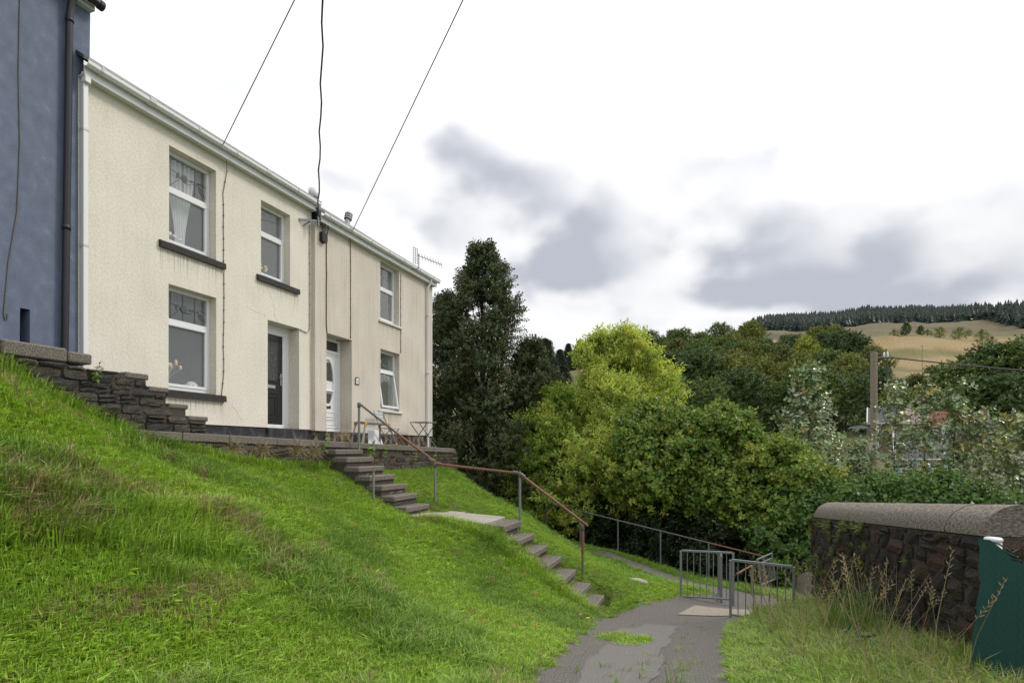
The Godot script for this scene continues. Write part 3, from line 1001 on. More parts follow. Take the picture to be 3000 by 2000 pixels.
	var dp := obj("downpipe", b, M.white, h)
	for y in [1.16, 2.9, 4.55]:
		b = B.new()
		b.span(F13 + 0.01, F13 + 0.096, y, y + 0.05, 5.638, 5.722, 0.006)
		obj("pipe_clip", b, M.white_dull, dp)
	# furnishing of the windows: room things stand on inner boards
	for q in [[1.0, 7.06, 8.02], [3.42, 7.07, 8.015], [3.45, 9.1, 9.92]]:
		b = B.new()
		b.span(F13 - 0.5, F13 - 0.3, q[0], q[0] + 0.03, q[1], q[2])
		obj("window_board", b, M.white_dull, h)

func lettering(text: String, size: float, m: Material, parent: Node, at: Vector3) -> void:
	var tm := TextMesh.new()
	var f := SystemFont.new()
	f.font_names = PackedStringArray(["Droid Serif"])
	tm.font = f
	tm.text = text
	tm.font_size = 32
	tm.pixel_size = size / 32.0 * 1.1
	tm.depth = 0.004
	var o := put("number", tm, m, parent)
	o.transform = Transform3D(Basis(Vector3.UP, PI / 2), at)

func window_things() -> void:
	# vase of tulips and a round white ornament in the lower window, flowers above
	var v := thing("flower_vase", "white vase of cream tulips inside the lower window of the cream house", "vase", "", V(F13 - 0.36, 1.03, 7.3))
	var b := B.new()
	b.lathe(Vector3.ZERO, [[0.0, 0.0], [0.07, 0.0], [0.1, 0.05], [0.09, 0.1], [0.035, 0.14], [0.03, 0.19], [0.035, 0.2]], 14)
	obj("vase", b, M.porcelain, v)
	b = B.new()
	var tu := B.new()
	rng.seed = 31
	for i in 9:
		var e := Vector3(rng.randf_range(-0.08, 0.08), rng.randf_range(0.34, 0.5), rng.randf_range(-0.26, 0.08))
		b.tube([Vector3(0, 0.17, 0), e * Vector3(0.5, 0.75, 0.5), e], [0.006], 5)
		tu.lathe(e, [[0.0, -0.02], [0.024, 0.0], [0.03, 0.03], [0.02, 0.06], [0.0, 0.07]], 8)
		for k in 2:
			var l := Vector3(rng.randf_range(-0.08, 0.08), rng.randf_range(0.28, 0.36), rng.randf_range(-0.2, 0.08))
			b.tri(Vector3(-0.01, 0.17, 0), Vector3(0.02, 0.17, 0.01), l)
	obj("leaves", b, M.leaf_dull, v)
	obj("tulips", tu, M.tulip, v)
	var o := thing("white_ornament", "round white ribbed ornament inside the lower window of the cream house", "ornament", "", V(F13 - 0.37, 1.03, 7.82))
	b = B.new()
	b.lathe(Vector3.ZERO, [[0.0, 0.0], [0.1, 0.0], [0.11, 0.06], [0.105, 0.15], [0.06, 0.2], [0.0, 0.21]], 16)
	obj("shell", b, M.porcelain, o)
	b = B.new()
	for k in 3:
		var ring_pts := []
		for i in 13:
			var a := TAU * i / 12.0
			ring_pts.append(Vector3(0.1, 0.09 + sin(a) * 0.02 * (k + 1), cos(a) * 0.02 * (k + 1) + 0.02))
		b.tube(ring_pts, [0.004], 5)
	obj("rib", b, M.lead, o)
	var c := thing("net_curtain", "white net curtain drawn to the middle in upper window with rose leading", "curtain")
	b = B.new()
	b.smooth(true)
	var prev := []
	for i in 61:
		var u := i / 60.0
		var row := []
		for k in 9:
			var w := k / 8.0
			var gather := lerpf(1.0, 0.32, smoothstep(0.0, 1.0, w))
			var sx := 7.55 + (u - 0.5) * 0.62 * gather
			row.append(V(F13 - 0.33 + 0.03 * sin(u * 42.0) * gather, lerpf(5.02, 3.6, w), sx))
		if prev:
			for k in 8:
				b.quad(prev[k], row[k], row[k + 1], prev[k + 1])
		prev = row
	obj("cloth", b, M.net_curtain, c)
	var fl := [["white and pink flowers standing inside the upper window with rose leading", V(F13 - 0.38, 3.45, 7.3), [M.porcelain, M.pink, M.porcelain]], ["pale yellow flowers in white pot inside the middle upper window", V(F13 - 0.38, 3.48, 9.35), [M.tulip, M.tulip, M.tulip]]]
	for q in fl:
		var t := thing("potted_flowers", q[0], "flowers", "", q[1])
		b = B.new()
		b.lathe(Vector3.ZERO, [[0.0, 0.0], [0.05, 0.0], [0.06, 0.16], [0.0, 0.16]], 10)
		obj("pot", b, M.porcelain, t)
		for k in 3:
			b = B.new()
			for i in 7:
				var p := Vector3(rng.randf_range(-0.05, 0.05), rng.randf_range(0.16, 0.34), rng.randf_range(-0.2, 0.1) - 0.1 * (k - 1))
				b.lathe(p, [[0.0, -0.03], [0.035, 0.0], [0.03, 0.03], [0.0, 0.04]], 7)
			obj("blossom", b, q[2][k], t)

func house_11() -> void:
	var h := thing("beige_house", "weathered beige end of terrace house with white front door and plaque", "house", "cream terraced houses")
	var s0 := 10.6
	var s1 := 16.12
	var y0 := 0.44
	var y1 := 5.10
	var t := mat("render_11", Color.WHITE, 0.92)
	t.albedo_texture = render_image(s1 - s0, y1 - y0, [C("d0c8bd"), C("c4bbaf"), C("7a7268")], 0.22, [[13.1 - s0, 14.3 - s0, 3.38 - y0], [13.1 - s0, 14.3 - s0, 1.0 - y0]], 80, [])
	t.heightmap_enabled = true
	t.heightmap_texture = noise_tex(0.12, [], 512, 4, 81)
	t.heightmap_scale = 0.3
	var ops := [[10.99, 11.95, 0.44, 2.685], [13.2, 14.14, 3.44, 5.01], [13.21, 14.16, 1.06, 2.69]]
	var b := B.new()
	facade(b, F11, s0, s1, y0, y1, ops, 0.36)
	obj("wall", b, t, h)
	roof_and_body(h, F11 - 0.06, s0 + 0.01, s1, y0, y1, M.room)
	b = B.new()
	b.span(F11 - 0.3, F11 - 0.03, -0.4, y0, s0 + 0.01, s1 - 0.02)
	obj("plinth", b, M.plinth_worn, h)
	b = B.new()
	b.span(F11 - 0.34, F11 + 0.02, -0.2, 0.438, 10.95, 12.0, 0.015)
	obj("door_step", b, M.plinth_worn, h)
	eaves(h, F11, s0 + 0.04, s1 + 0.05, y1)
	window(h, F11 - 0.15, 13.2, 14.14, 3.46, 5.01, 4.38, "flower")
	window(h, F11 - 0.15, 13.21, 14.16, 1.08, 2.69, 2.16, "flower", 0.16)
	for q in [[13.12, 14.26, 3.42], [13.1, 14.3, 1.045]]:
		b = B.new()
		b.span(F11 - 0.2, F11 + 0.05, q[2] - 0.03, q[2] + 0.03, q[0], q[1], 0.01)
		obj("sill", b, M.white_dull, h)
	# white door with its oval light
	var xd := F11 - 0.33
	b = B.new()
	ring(b, xd, 10.99, 11.95, 0.44, 2.685, 0.075, 0.09)
	b.span(xd - 0.085, xd - 0.002, 2.32, 2.39, 11.06, 11.88, 0.006)
	obj("door_frame", b, M.white, h)
	b = B.new()
	b.span(xd - 0.05, xd - 0.044, 2.385, 2.615, 11.06, 11.88)
	obj("fanlight", b, M.frosted, h)
	b = B.new()
	b.span(xd - 0.07, xd - 0.03, 0.52, 2.32, 11.06, 11.88, 0.006)
	var d := obj("door", b, M.white, h)
	b = B.new()
	ring(b, xd - 0.012, 11.07, 11.87, 0.525, 2.315, 0.05, 0.03, 0.012)
	var oval := []
	for i in 25:
		var a := TAU * i / 24.0
		oval.append(V(xd - 0.018, 1.62 + sin(a) * 0.56, 11.47 + cos(a) * 0.24))
	b.tube(oval, [0.026], 6, false)
	b.tube([V(xd - 0.02, 1.42, 11.25), V(xd - 0.005, 1.42, 11.47), V(xd - 0.02, 1.42, 11.69)], [0.03], 6)
	ring(b, xd - 0.014, 11.17, 11.77, 0.6, 0.75, 0.025, 0.03, 0.01)
	ring(b, xd - 0.014, 11.17, 11.77, 0.79, 0.93, 0.025, 0.03, 0.01)
	obj("door_moulding", b, M.white, d)
	for sg in [[1.66, 2.1], [1.12, 1.36]]:
		b = B.new()
		var poly := PackedVector2Array()
		for i in 13:
			var y: float = lerpf(sg[0], sg[1], i / 12.0)
			poly.append(Vector2(-0.2 * sqrt(maxf(0.02, 1.0 - pow((y - 1.62) / 0.54, 2))), y))
		for i in range(12, -1, -1):
			var y: float = lerpf(sg[0], sg[1], i / 12.0)
			poly.append(Vector2(0.2 * sqrt(maxf(0.02, 1.0 - pow((y - 1.62) / 0.54, 2))), y))
		b.prism(poly, V(xd - 0.032, 0, 11.47), Basis(Vector3(0, 0, -1), Vector3.UP, Vector3.RIGHT), 0.006)
		obj("door_glass", b, M.frosted, d)
	b = B.new()
	b.span(xd - 0.035, xd - 0.014, 1.0, 1.07, 11.3, 11.6, 0.005)
	obj("letter_plate", b, M.black, d)
	# plaque
	b = B.new()
	var hexa := PackedVector2Array([Vector2(-0.085, -0.09), Vector2(0.085, -0.09), Vector2(0.085, 0.06), Vector2(0.04, 0.1), Vector2(-0.04, 0.1), Vector2(-0.085, 0.06)])
	b.prism(hexa, V(F11, 1.71, 12.16), Basis(Vector3(0, 0, -1), Vector3.UP, Vector3.RIGHT), 0.014)
	var pl := obj("plaque", b, M.black, h)
	b = B.new()
	var inner := PackedVector2Array()
	for p in hexa:
		inner.append(p * 0.74)
	b.prism(inner, V(F11 + 0.012, 1.71, 12.16), Basis(Vector3(0, 0, -1), Vector3.UP, Vector3.RIGHT), 0.005)
	obj("plaque_face", b, M.white, pl)
	lettering("11", 0.085, M.black, pl, V(F11 + 0.018, 1.705, 12.16))
	# cables down the front
	clip_cable(h, [V(F11 + 0.05, 5.0, 10.78), V(F11 + 0.1, 5.12, 10.88), V(F11 + 0.08, 5.05, 10.96)] + wander(F11 + 0.012, 10.98, 4.9, 2.85, 0.008, 12) + [V(F11 + 0.01, 2.68, 11.0)], 0.011, M.cable)
	clip_cable(h, [V(F11 + 0.12, 5.14, 11.7), V(F11 + 0.02, 5.0, 11.87)] + wander(F11 + 0.012, 11.89, 4.8, 2.72, 0.005, 13) + [V(F11 - 0.05, 2.66, 11.88), V(F11 - 0.3, 2.66, 11.75)], 0.008, M.cable)
	clip_cable(h, wander(F11 + 0.012, 14.22, 4.95, 2.75, 0.004, 14) + [V(F11 - 0.02, 2.66, 14.15)], 0.008, M.cable_wall)
	# round white downpipe near the end
	b = B.new()
	var xp := F11 + 0.06
	b.tube([V(xp + 0.12, 5.2, 15.72), V(xp + 0.1, 5.12, 15.72), V(xp, 4.95, 15.72), V(xp, 0.1, 15.72)], [0.036], 12)
	var dp := obj("downpipe", b, M.white, h)
	for y in [4.1, 2.35, 0.5]:
		b = B.new()
		b.box(V(xp, y, 15.72), Vector3(0.1, 0.05, 0.085), 0.01)
		obj("pipe_clip", b, M.white_dull, dp)

func blue_house() -> void:
	var h := thing("blue_house", "slate blue rendered house wall with black drainpipe at the left", "house")
	var b := B.new()
	var poly := PackedVector2Array([Vector2(1.2, -0.5), Vector2(5.627, -0.5), Vector2(5.627, 5.33), Vector2(5.70, 5.40), Vector2(5.71, 5.56), Vector2(5.705, 5.63), Vector2(5.74, 5.64), Vector2(5.79, 5.66), Vector2(5.80, 6.32), Vector2(1.2, 6.32)])
	# the wall is cut round the slot by the coping
	var hole := PackedVector2Array([Vector2(4.90, 1.0), Vector2(5.02, 1.0), Vector2(5.02, 1.86), Vector2(4.905, 1.86)])
	var left := PackedVector2Array([Vector2(1.2, 1.34), Vector2(4.90, 1.34), Vector2(4.905, 1.86), Vector2(4.905, 6.32), Vector2(1.2, 6.32)])
	var low := PackedVector2Array([Vector2(1.2, -0.5), Vector2(4.90, -0.5), Vector2(4.90, 1.26), Vector2(1.2, 1.26)])
	var mid := PackedVector2Array([Vector2(4.905, 1.86), Vector2(5.02, 1.86), Vector2(5.02, 6.32), Vector2(4.905, 6.32)])
	var right := PackedVector2Array([Vector2(5.02, -0.5), Vector2(5.627, -0.5), Vector2(5.627, 5.33), Vector2(5.70, 5.40), Vector2(5.71, 5.56), Vector2(5.705, 5.63), Vector2(5.74, 5.64), Vector2(5.79, 5.66), Vector2(5.80, 6.32), Vector2(5.02, 6.32)])
	var bs := Basis(Vector3(0, 0, -1), Vector3.UP, Vector3.RIGHT)
	for p in [left, low, mid, right]:
		b.prism(p, V(F13 - 0.3, 0, 0), bs, 0.3)
	obj("wall", b, M.blue, h)
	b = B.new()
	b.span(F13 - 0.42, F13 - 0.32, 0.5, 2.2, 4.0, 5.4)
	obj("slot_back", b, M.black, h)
	b = B.new()
	b.span(-15.6, -15.3, -0.5, 6.32, 1.2, 5.6)
	b.span(-15.3, F13 - 0.31, -0.5, 6.32, 1.2, 1.5)
	b.span(-15.3, F13 - 0.43, -0.5, 6.32, 5.3, 5.6)
	obj("other_walls", b, M.blue, h)
	b = B.new()
	b.prism(PackedVector2Array([Vector2(F13 + 0.2, 6.45), Vector2(-12.1, 9.0), Vector2(-15.8, 6.45), Vector2(-15.8, 6.38), Vector2(-12.1, 8.92), Vector2(F13 + 0.2, 6.38)]), V(0, 0, 5.82), Basis.IDENTITY, 4.6)
	obj("roof", b, M.slate, h)
	b = B.new()
	b.span(F13 - 0.02, F13 + 0.1, 6.325, 6.4, 1.2, 5.8, 0.004)
	obj("fascia", b, M.white_dull, h)
	b = B.new()
	b.tube([V(F13 + 0.17, 6.42, 1.2), V(F13 + 0.17, 6.42, 5.83)], [0.06], 12)
	var g := obj("gutter", b, M.pipe_black, h)
	b = B.new()
	b.tube([V(F13 + 0.17, 6.42, 5.80), V(F13 + 0.17, 6.42, 5.86)], [0.07], 12)
	obj("gutter_stop", b, M.black, g)
	# the black downpipe leans a little, as the wall does
	b = B.new()
	b.tube([V(F13 + 0.15, 6.36, 5.50), V(F13 + 0.1, 6.22, 5.475), V(F13 + 0.07, 6.05, 5.47), V(F13 + 0.07, 0.8, 5.40)], [0.045], 14)
	var dp := obj("downpipe", b, M.pipe_black, h)
	for y in [3.05, 5.95]:
		b = B.new()
		b.lathe(V(F13 + 0.07, y, 5.40 + (y - 0.8) / 5.25 * 0.07), [[0.046, 0.0], [0.053, 0.0], [0.053, 0.07], [0.046, 0.07]], 14)
		obj("pipe_collar", b, M.pipe_black, dp)
	clip_cable(h, [V(F13 + 0.01, 6.5, 4.75), V(F13 + 0.01, 6.1, 4.86), V(F13 + 0.01, 5.9, 4.9), V(F13 + 0.01, 4.9, 4.885), V(F13 + 0.01, 4.0, 4.9), V(F13 + 0.01, 3.1, 4.87), V(F13 + 0.01, 2.4, 4.77), V(F13 + 0.01, 1.75, 4.72), V(F13 + 0.01, 1.66, 4.735), V(F13 + 0.01, 1.68, 4.76), V(F13 + 0.01, 1.75, 4.76)], 0.007, M.cable_wall, false)

func roof_fittings() -> void:
	# flue terminals, aerial, bracket, junction box, overhead wires
	var f := thing("flue_terminal", "short white round flue terminal above the gutter between the houses", "flue", "", V(-9.05, 5.3, 11.2))
	var b := B.new()
	b.tube([Vector3(0, 0.0, 0), Vector3(0, 0.62, 0)], [0.06], 12)
	obj("flue_pipe", b, M.galv, f)
	b = B.new()
	b.lathe(Vector3(0, 0.58, 0), [[0.0, 0.0], [0.11, 0.0], [0.11, 0.05], [0.0, 0.05]], 16)
	obj("terminal_base", b, M.black, f)
	b = B.new()
	b.lathe(Vector3(0, 0.63, 0), [[0.0, 0.0], [0.115, 0.0], [0.115, 0.2], [0.1, 0.21], [0.0, 0.21]], 18)
	obj("terminal_cap", b, M.white, f)
	f = thing("flue_pipe", "leaning grey ribbed flue pipe above the gutter of the beige house", "flue", "", V(-9.1, 5.35, 12.42))
	b = B.new()
	b.tube([Vector3(0, 0, 0), Vector3(0.0, 0.75, -0.22)], [0.065], 12)
	obj("pipe", b, M.alu, f)
	b = B.new()
	for k in 3:
		var y := 0.6 + k * 0.06
		b.tube([Vector3(0, y, -0.22 * y / 0.75), Vector3(0, y + 0.035, -0.22 * (y + 0.035) / 0.75)], [0.1], 14)
	obj("cowl", b, M.alu, f)
	f = thing("tv_aerial", "dark television aerial on bracket above the beige house gutter", "aerial", "", V(F11 + 0.12, 5.18, 14.6))
	b = B.new()
	b.tube([Vector3(0, 0, 0), Vector3(0.12, 0.02, -0.12), Vector3(0.14, 0.1, -0.2), Vector3(0.14, 0.5, -0.2)], [0.012], 6)
	obj("mast", b, M.cable, f)
	b = B.new()
	b.tube([Vector3(0.14, 0.42, -0.1), Vector3(0.45, 0.39, -1.05)], [0.01], 6)
	for i in 8:
		var p := Vector3(0.14, 0.42, -0.1).lerp(Vector3(0.45, 0.39, -1.05), 0.2 + i * 0.112)
		b.tube([p + Vector3(-0.02, 0.09, 0), p + Vector3(0.02, -0.09, 0)], [0.006], 5)
	obj("boom", b, M.cable, f)
	b = B.new()
	for i in 7:
		var y := 0.2 + i * 0.07
		b.tube([Vector3(0.06, y, -0.02), Vector3(0.1, y, -0.2)], [0.006], 5)
	for k in 3:
		b.tube([Vector3(0.06 + 0.02 * k, 0.18, -0.02 - 0.09 * k), Vector3(0.06 + 0.02 * k, 0.65, -0.02 - 0.09 * k)], [0.006], 5)
	obj("reflector", b, M.cable, f)
	f = thing("wire_bracket", "grey steel bracket on the wall holding the thick black wire", "bracket", "", V(F13, 4.98, 10.53))
	b = B.new()
	b.bar(Vector3(0.0, 0.0, 0.35), Vector3(0.22, 0.06, 0.02), 0.02, 0.05, 0.004)
	b.bar(Vector3(0.0, -0.08, 0.2), Vector3(0.12, 0.03, 0.12), 0.02, 0.03, 0.004)
	obj("arm", b, M.galv, f)
	b = B.new()
	b.tube([Vector3(0.24, -0.05, 0.0), Vector3(0.24, 0.2, 0.0)], [0.022], 8)
	obj("upright", b, M.galv, f)
	b = B.new()
	b.tube([Vector3(0.24, 0.17, 0), Vector3(0.24, 0.3, 0)], [0.045, 0.03], 10)
	obj("insulator", b, M.black, f)
	f = thing("junction_box", "small black cable box under the fascia between the two doors", "cable box", "", V(F11, 4.8, 10.83))
	b = B.new()
	b.prism(PackedVector2Array([Vector2(-0.09, 0.1), Vector2(0.09, 0.1), Vector2(0.09, -0.07), Vector2(0.03, -0.13), Vector2(-0.09, -0.1)]), Vector3.ZERO, Basis(Vector3(0, 0, -1), Vector3.UP, Vector3.RIGHT), 0.09)
	obj("box", b, M.black, f)
	b = B.new()
	for k in 3:
		b.tube([Vector3(0.05, 0.09, -0.04 + k * 0.04), Vector3(0.08, 0.24, -0.02 + k * 0.06), Vector3(0.06, 0.28, 0.1 + k * 0.07)], [0.009], 6)
	obj("tail", b, M.cable, f)
	var lines := [["thin wire rising from the fascia left of the middle upper window", V(-8.48, 5.43, 8.0), V(-2.92, 6.21, 4.79), 0.008, 0.0, "thin overhead wires"], ["thick black twisted wire rising from the bracket between the houses", V(-8.38, 5.26, 10.53), V(-3.85, 6.77, 4.98), 0.014, 0.1, ""], ["thin wire rising from the fascia of the beige house", V(-8.38, 5.22, 11.75), V(-1.58, 6.77, 5.81), 0.009, 0.0, "thin overhead wires"]]
	for l in lines:
		b = B.new()
		var pts := []
		for i in 21:
			var u := i / 20.0
			var p: Vector3 = l[1].lerp(l[2], u)
			p.y -= l[4] * sin(u * PI) * 1.0
			if l[3] > 0.01:
				p += Vector3(0, 0, 0.025 * sin(u * 40.0))
			pts.append(p)
		b.tube(pts, [l[3]], 6)
		tag(obj("overhead_wire", b, M.cable, null), l[0], "wire", l[5])

# a place given by its bearing from the photographer and its distance
func eye_point(px: float, py: float, z: float) -> Vector3:
	var t := (px - 1500.0) / 1700.0
	var th := atan(620.0 / 1700.0)
	return V((t * cos(th) - sin(th)) * z, (1319.0 - py) / 1700.0 * z, (t * sin(th) + cos(th)) * z)

# ---------------------------------------------------------------- walls of stone
var stones := []

# rough blocks of unit size, their faces uneven; shared by all the masonry
func stone_shapes() -> void:
	rng.seed = 77
	for k in 7:
		var b := B.new()
		var nx := 3
		var ny := 2
		var off := {}
		var P := func(i: int, j: int, z: float) -> Vector3:
			var key := Vector3i(i, j, int(z * 10.0))
			if not off.has(key):
				var edge := i == 0 or j == 0 or i == nx or j == ny
				var corner := (i == 0 or i == nx) and (j == 0 or j == ny)
				var pull := 0.06 if corner else (0.02 if edge else 0.0)
				var q := Vector3(float(i) / nx - 0.5, float(j) / ny - 0.5, z)
				q.x -= signf(q.x) * pull if edge else 0.0
				q.y -= signf(q.y) * pull if edge else 0.0
				q += Vector3(rng.randf_range(-0.03, 0.03), rng.randf_range(-0.05, 0.05), (rng.randf_range(-0.22, 0.02) if edge else rng.randf_range(-0.12, 0.12)) if z > 0.0 else 0.0)
				off[key] = q
			return off[key]
		for i in nx:
			for j in ny:
				b.out4(P.call(i, j, 0.5), P.call(i + 1, j, 0.5), P.call(i + 1, j + 1, 0.5), P.call(i, j + 1, 0.5), Vector3.ZERO)
		for i in nx:
			b.out4(P.call(i, 0, 0.5), P.call(i + 1, 0, 0.5), P.call(i + 1, 0, -0.5), P.call(i, 0, -0.5), Vector3.ZERO)
			b.out4(P.call(i, ny, 0.5), P.call(i + 1, ny, 0.5), P.call(i + 1, ny, -0.5), P.call(i, ny, -0.5), Vector3.ZERO)
		for j in ny:
			b.out4(P.call(0, j, 0.5), P.call(0, j + 1, 0.5), P.call(0, j + 1, -0.5), P.call(0, j, -0.5), Vector3.ZERO)
			b.out4(P.call(nx, j, 0.5), P.call(nx, j + 1, 0.5), P.call(nx, j + 1, -0.5), P.call(nx, j, -0.5), Vector3.ZERO)
		stones.append(b.mesh())

# one stone: middle m, along direction d, length l, height h, depth t; n points out of the wall
func stone(parent: Node, m: Vector3, d: Vector3, n: Vector3, l: float, h: float, t: float, ma: Material, called := "stone") -> void:
	var o := put(called, stones[rng.randi() % stones.size()], ma, parent)
	var flip := 1.0 if rng.randf() < 0.5 else -1.0
	var tilt := rng.randf_range(-0.03, 0.03)
	var up := Vector3.UP.rotated(n, tilt)
	var dd := up.cross(n).normalized()
	o.transform = Transform3D(Basis(dd * l * flip, up * h * flip, n * t), m)

# courses of stones on a wall face from a to b (on plan), between the floor and the top given for each place along it
func masonry(parent: Node, a: Vector3, b: Vector3, n: Vector3, lo: Callable, hi: Callable, y0: float, y1: float, hs: Vector2, ls: Vector2, mats: Array, proud := 0.03, most := 300) -> void:
	var len := a.distance_to(b)
	var d := (b - a) / len
	var y := y0
	var count := 0
	while y < y1:
		var h := rng.randf_range(hs.x, hs.y)
		var u := rng.randf_range(-ls.y, 0.0)
		while u < len:
			var l := rng.randf_range(ls.x, ls.y)
			var e := minf(u + l, len)
			var s := maxf(u, 0.0)
			if e - s > ls.x * 0.4:
				var c := (s + e) / 2
				var top: float = minf(hi.call(s + 0.02), hi.call(e - 0.02))
				var floor_: float = minf(lo.call(s), lo.call(e)) - 0.12
				var hh := minf(h, top - y)
				if hh > 0.03 and y + hh > floor_ and count < most:
					var parts := 1 if rng.randf() < 0.8 or hh < 0.1 else 2
					for k in parts:
						var p := a + d * c
						p.y = y + hh * (k + 0.5) / parts
						stone(parent, p + n * (proud * 0.5 - 0.05 + rng.randf_range(-0.012, 0.014)), d, n, e - s - 0.014, hh / parts - 0.013, 0.1 + proud, M[mats[rng.randi() % mats.size()]])
						count += 1
			u += l
		y += h

const XT := -7.4

func terrace_top(s: float) -> float:
	return 0.25 - 0.0228 * (s - 6.7)

func terrace() -> void:
	rng.seed = 5
	# paved floor of the terrace in front of the doors
	var b := B.new()
	b.prism(PackedVector2Array([Vector2(3.0, terrace_top(3.0) - 0.6), Vector2(15.05, terrace_top(15.05) - 0.6), Vector2(15.05, terrace_top(15.05) - 0.012), Vector2(3.0, terrace_top(3.0) - 0.012)]), V(-8.66, 0, 0), Basis(Vector3(0, 0, -1), Vector3.UP, Vector3.RIGHT), 1.16)
	var c0 := V(-8.66, terrace_top(15.05) - 0.012, 15.05)
	var c1 := V(-7.5, terrace_top(15.05) - 0.012, 15.05)
	var c2 := V(-8.66, terrace_top(16.2) - 0.012, 16.25)
	b.tri(c0, c2, c1)
	b.quad(c1, c2, c2 + Vector3.DOWN * 0.6, c1 + Vector3.DOWN * 0.6)
	tag(obj("terrace", b, M.coping), "", "", "", "structure")
	var w := thing("terrace_wall", "low stone retaining wall with flat coping below the two front doors", "wall", "", V(XT, 0, 10))
	var off := -w.position
	b = B.new()
	b.prism(PackedVector2Array([Vector2(5.3, -1.2), Vector2(15.14, -1.6), Vector2(15.14, terrace_top(15.14) - 0.13), Vector2(5.3, terrace_top(5.3) - 0.13)]), V(XT - 0.3, 0, 0) + off, Basis(Vector3(0, 0, -1), Vector3.UP, Vector3.RIGHT), 0.312)
	b.prism(PackedVector2Array([Vector2(0, -2.4), Vector2(1.75, -2.4), Vector2(1.75, -0.06), Vector2(0, -0.06)]), V(XT - 0.05, 0, 15.1) + off, Basis(Vector3(-1, 0, -1.05).normalized(), Vector3.UP, Vector3(1.05, 0, -1).normalized()), 0.25)
	obj("mortar", b, M.mortar, w)
	# coping slabs, one after the other
	var s := 5.3
	while s < 15.1:
		var l := minf(rng.randf_range(0.75, 1.1), 15.2 - s)
		b = B.new()
		var y := terrace_top(s + l / 2) - 0.062
		b.box(V(XT - 0.11, y, s + l / 2) + off, Vector3(0.33, 0.125, l - 0.008), 0.012, Basis(Vector3.RIGHT, -0.0228) * Basis(Vector3.UP, rng.randf_range(-0.006, 0.006)))
		obj("coping_slab", b, M.coping, w)
		s += l
	b = B.new()
	b.box(V(XT - 0.62, terrace_top(15.6) - 0.07, 15.72) + off, Vector3(0.36, 0.12, 1.75), 0.012, Basis(Vector3.UP, atan2(1.0, 1.05)))
	obj("coping_slab", b, M.coping, w)
	var lo := func(u: float) -> float: return ground_at(XT + 0.1, 5.6 + u)
	var hi := func(u: float) -> float: return terrace_top(5.6 + u) - 0.135
	masonry(w, V(XT, 0, 5.6) + off, V(XT, 0, 15.16) + off, Vector3.RIGHT, lo, hi, -0.95, 0.2, Vector2(0.07, 0.15), Vector2(0.16, 0.5), ["stone0", "stone1", "stone2", "rubble1", "rubble3"], 0.03, 250)
	var rd := Vector3(-1, 0, -1.05).normalized()
	masonry(w, V(XT + 0.19, 0, 15.19) + off, V(XT + 0.19, 0, 15.19) + off + rd * 1.7, Vector3(1.05, 0, -1).normalized(), func(_u): return -2.2, func(_u): return -0.09, -1.3, -0.1, Vector2(0.07, 0.12), Vector2(0.14, 0.3), ["rubble3", "stone2", "stone1", "stone0"], 0.04, 70)
	for k in 8:
		stone(w, V(XT + 0.04, -0.14 - k * 0.088, 15.17) + off, Vector3.FORWARD, Vector3(0.69, 0, 0.724), 0.26, 0.078, 0.12, M[["rubble3", "stone2", "stone1"][k % 3]], "brick")
	# the stepped wall that climbs to the left
	w = thing("stepped_wall", "dark stone wall climbing in steps below the blue and cream houses", "wall", "", V(XT, 0, 5))
	off = -w.position
	var top := func(q: float) -> float:
		for t in [[4.7, 1.21], [4.985, 1.19], [5.74, 1.035], [6.05, 0.88], [6.37, 0.67], [6.72, 0.51]]:
			if q < t[0]:
				return t[1]
		return 0.2
	b = B.new()
	for t in [[2.0, 4.985, 1.0], [4.985, 5.7, 0.99], [5.7, 6.01, 0.83], [6.01, 6.33, 0.62], [6.33, 6.68, 0.46]]:
		b.span(XT - 0.3, XT + 0.008, -0.6, t[2], t[0], t[1])
	obj("mortar", b, M.mortar, w).position = off
	for t in [[2.0, 3.2, 1.32, 0.16], [3.2, 4.02, 1.25, 0.16], [4.02, 4.7, 1.215, 0.165], [4.705, 4.99, 1.19, 0.13]]:
		b = B.new()
		b.span(XT - 0.3, XT + 0.035, t[2] - t[3], t[2], t[0], t[1] - 0.008, 0.018)
		obj("coping_slab", b, M.coping, w).position = off
	for t in [[5.42, 5.745, 1.035, 0.08], [5.75, 6.05, 0.88, 0.07], [6.055, 6.37, 0.67, 0.07], [6.375, 6.72, 0.51, 0.07]]:
		b = B.new()
		b.span(XT - 0.3, XT + 0.025, t[2] - t[3], t[2], t[0], t[1], 0.014)
		obj("cap_stone", b, M.coping, w).position = off
	lo = func(u: float) -> float: return ground_at(XT + 0.1, 2.5 + u) - 0.1
	hi = func(u: float) -> float:
		var y: float = top.call(2.5 + u)
		return y - (0.17 if 2.5 + u < 4.985 else (0.0 if 2.5 + u < 5.42 else 0.085))
	masonry(w, V(XT, 0, 2.5) + off, V(XT, 0, 6.7) + off, Vector3.RIGHT, lo, hi, 0.12, 1.2, Vector2(0.075, 0.15), Vector2(0.16, 0.46), ["stone0", "stone0", "stone3", "stone3", "stone1"], 0.045, 200)
	b = B.new()
	b.tube([V(XT + 0.015, 0.745, 5.30) + off, V(XT + 0.035, 0.745, 5.30) + off], [0.035], 12)
	obj("drain_hole", b, M.black, w)

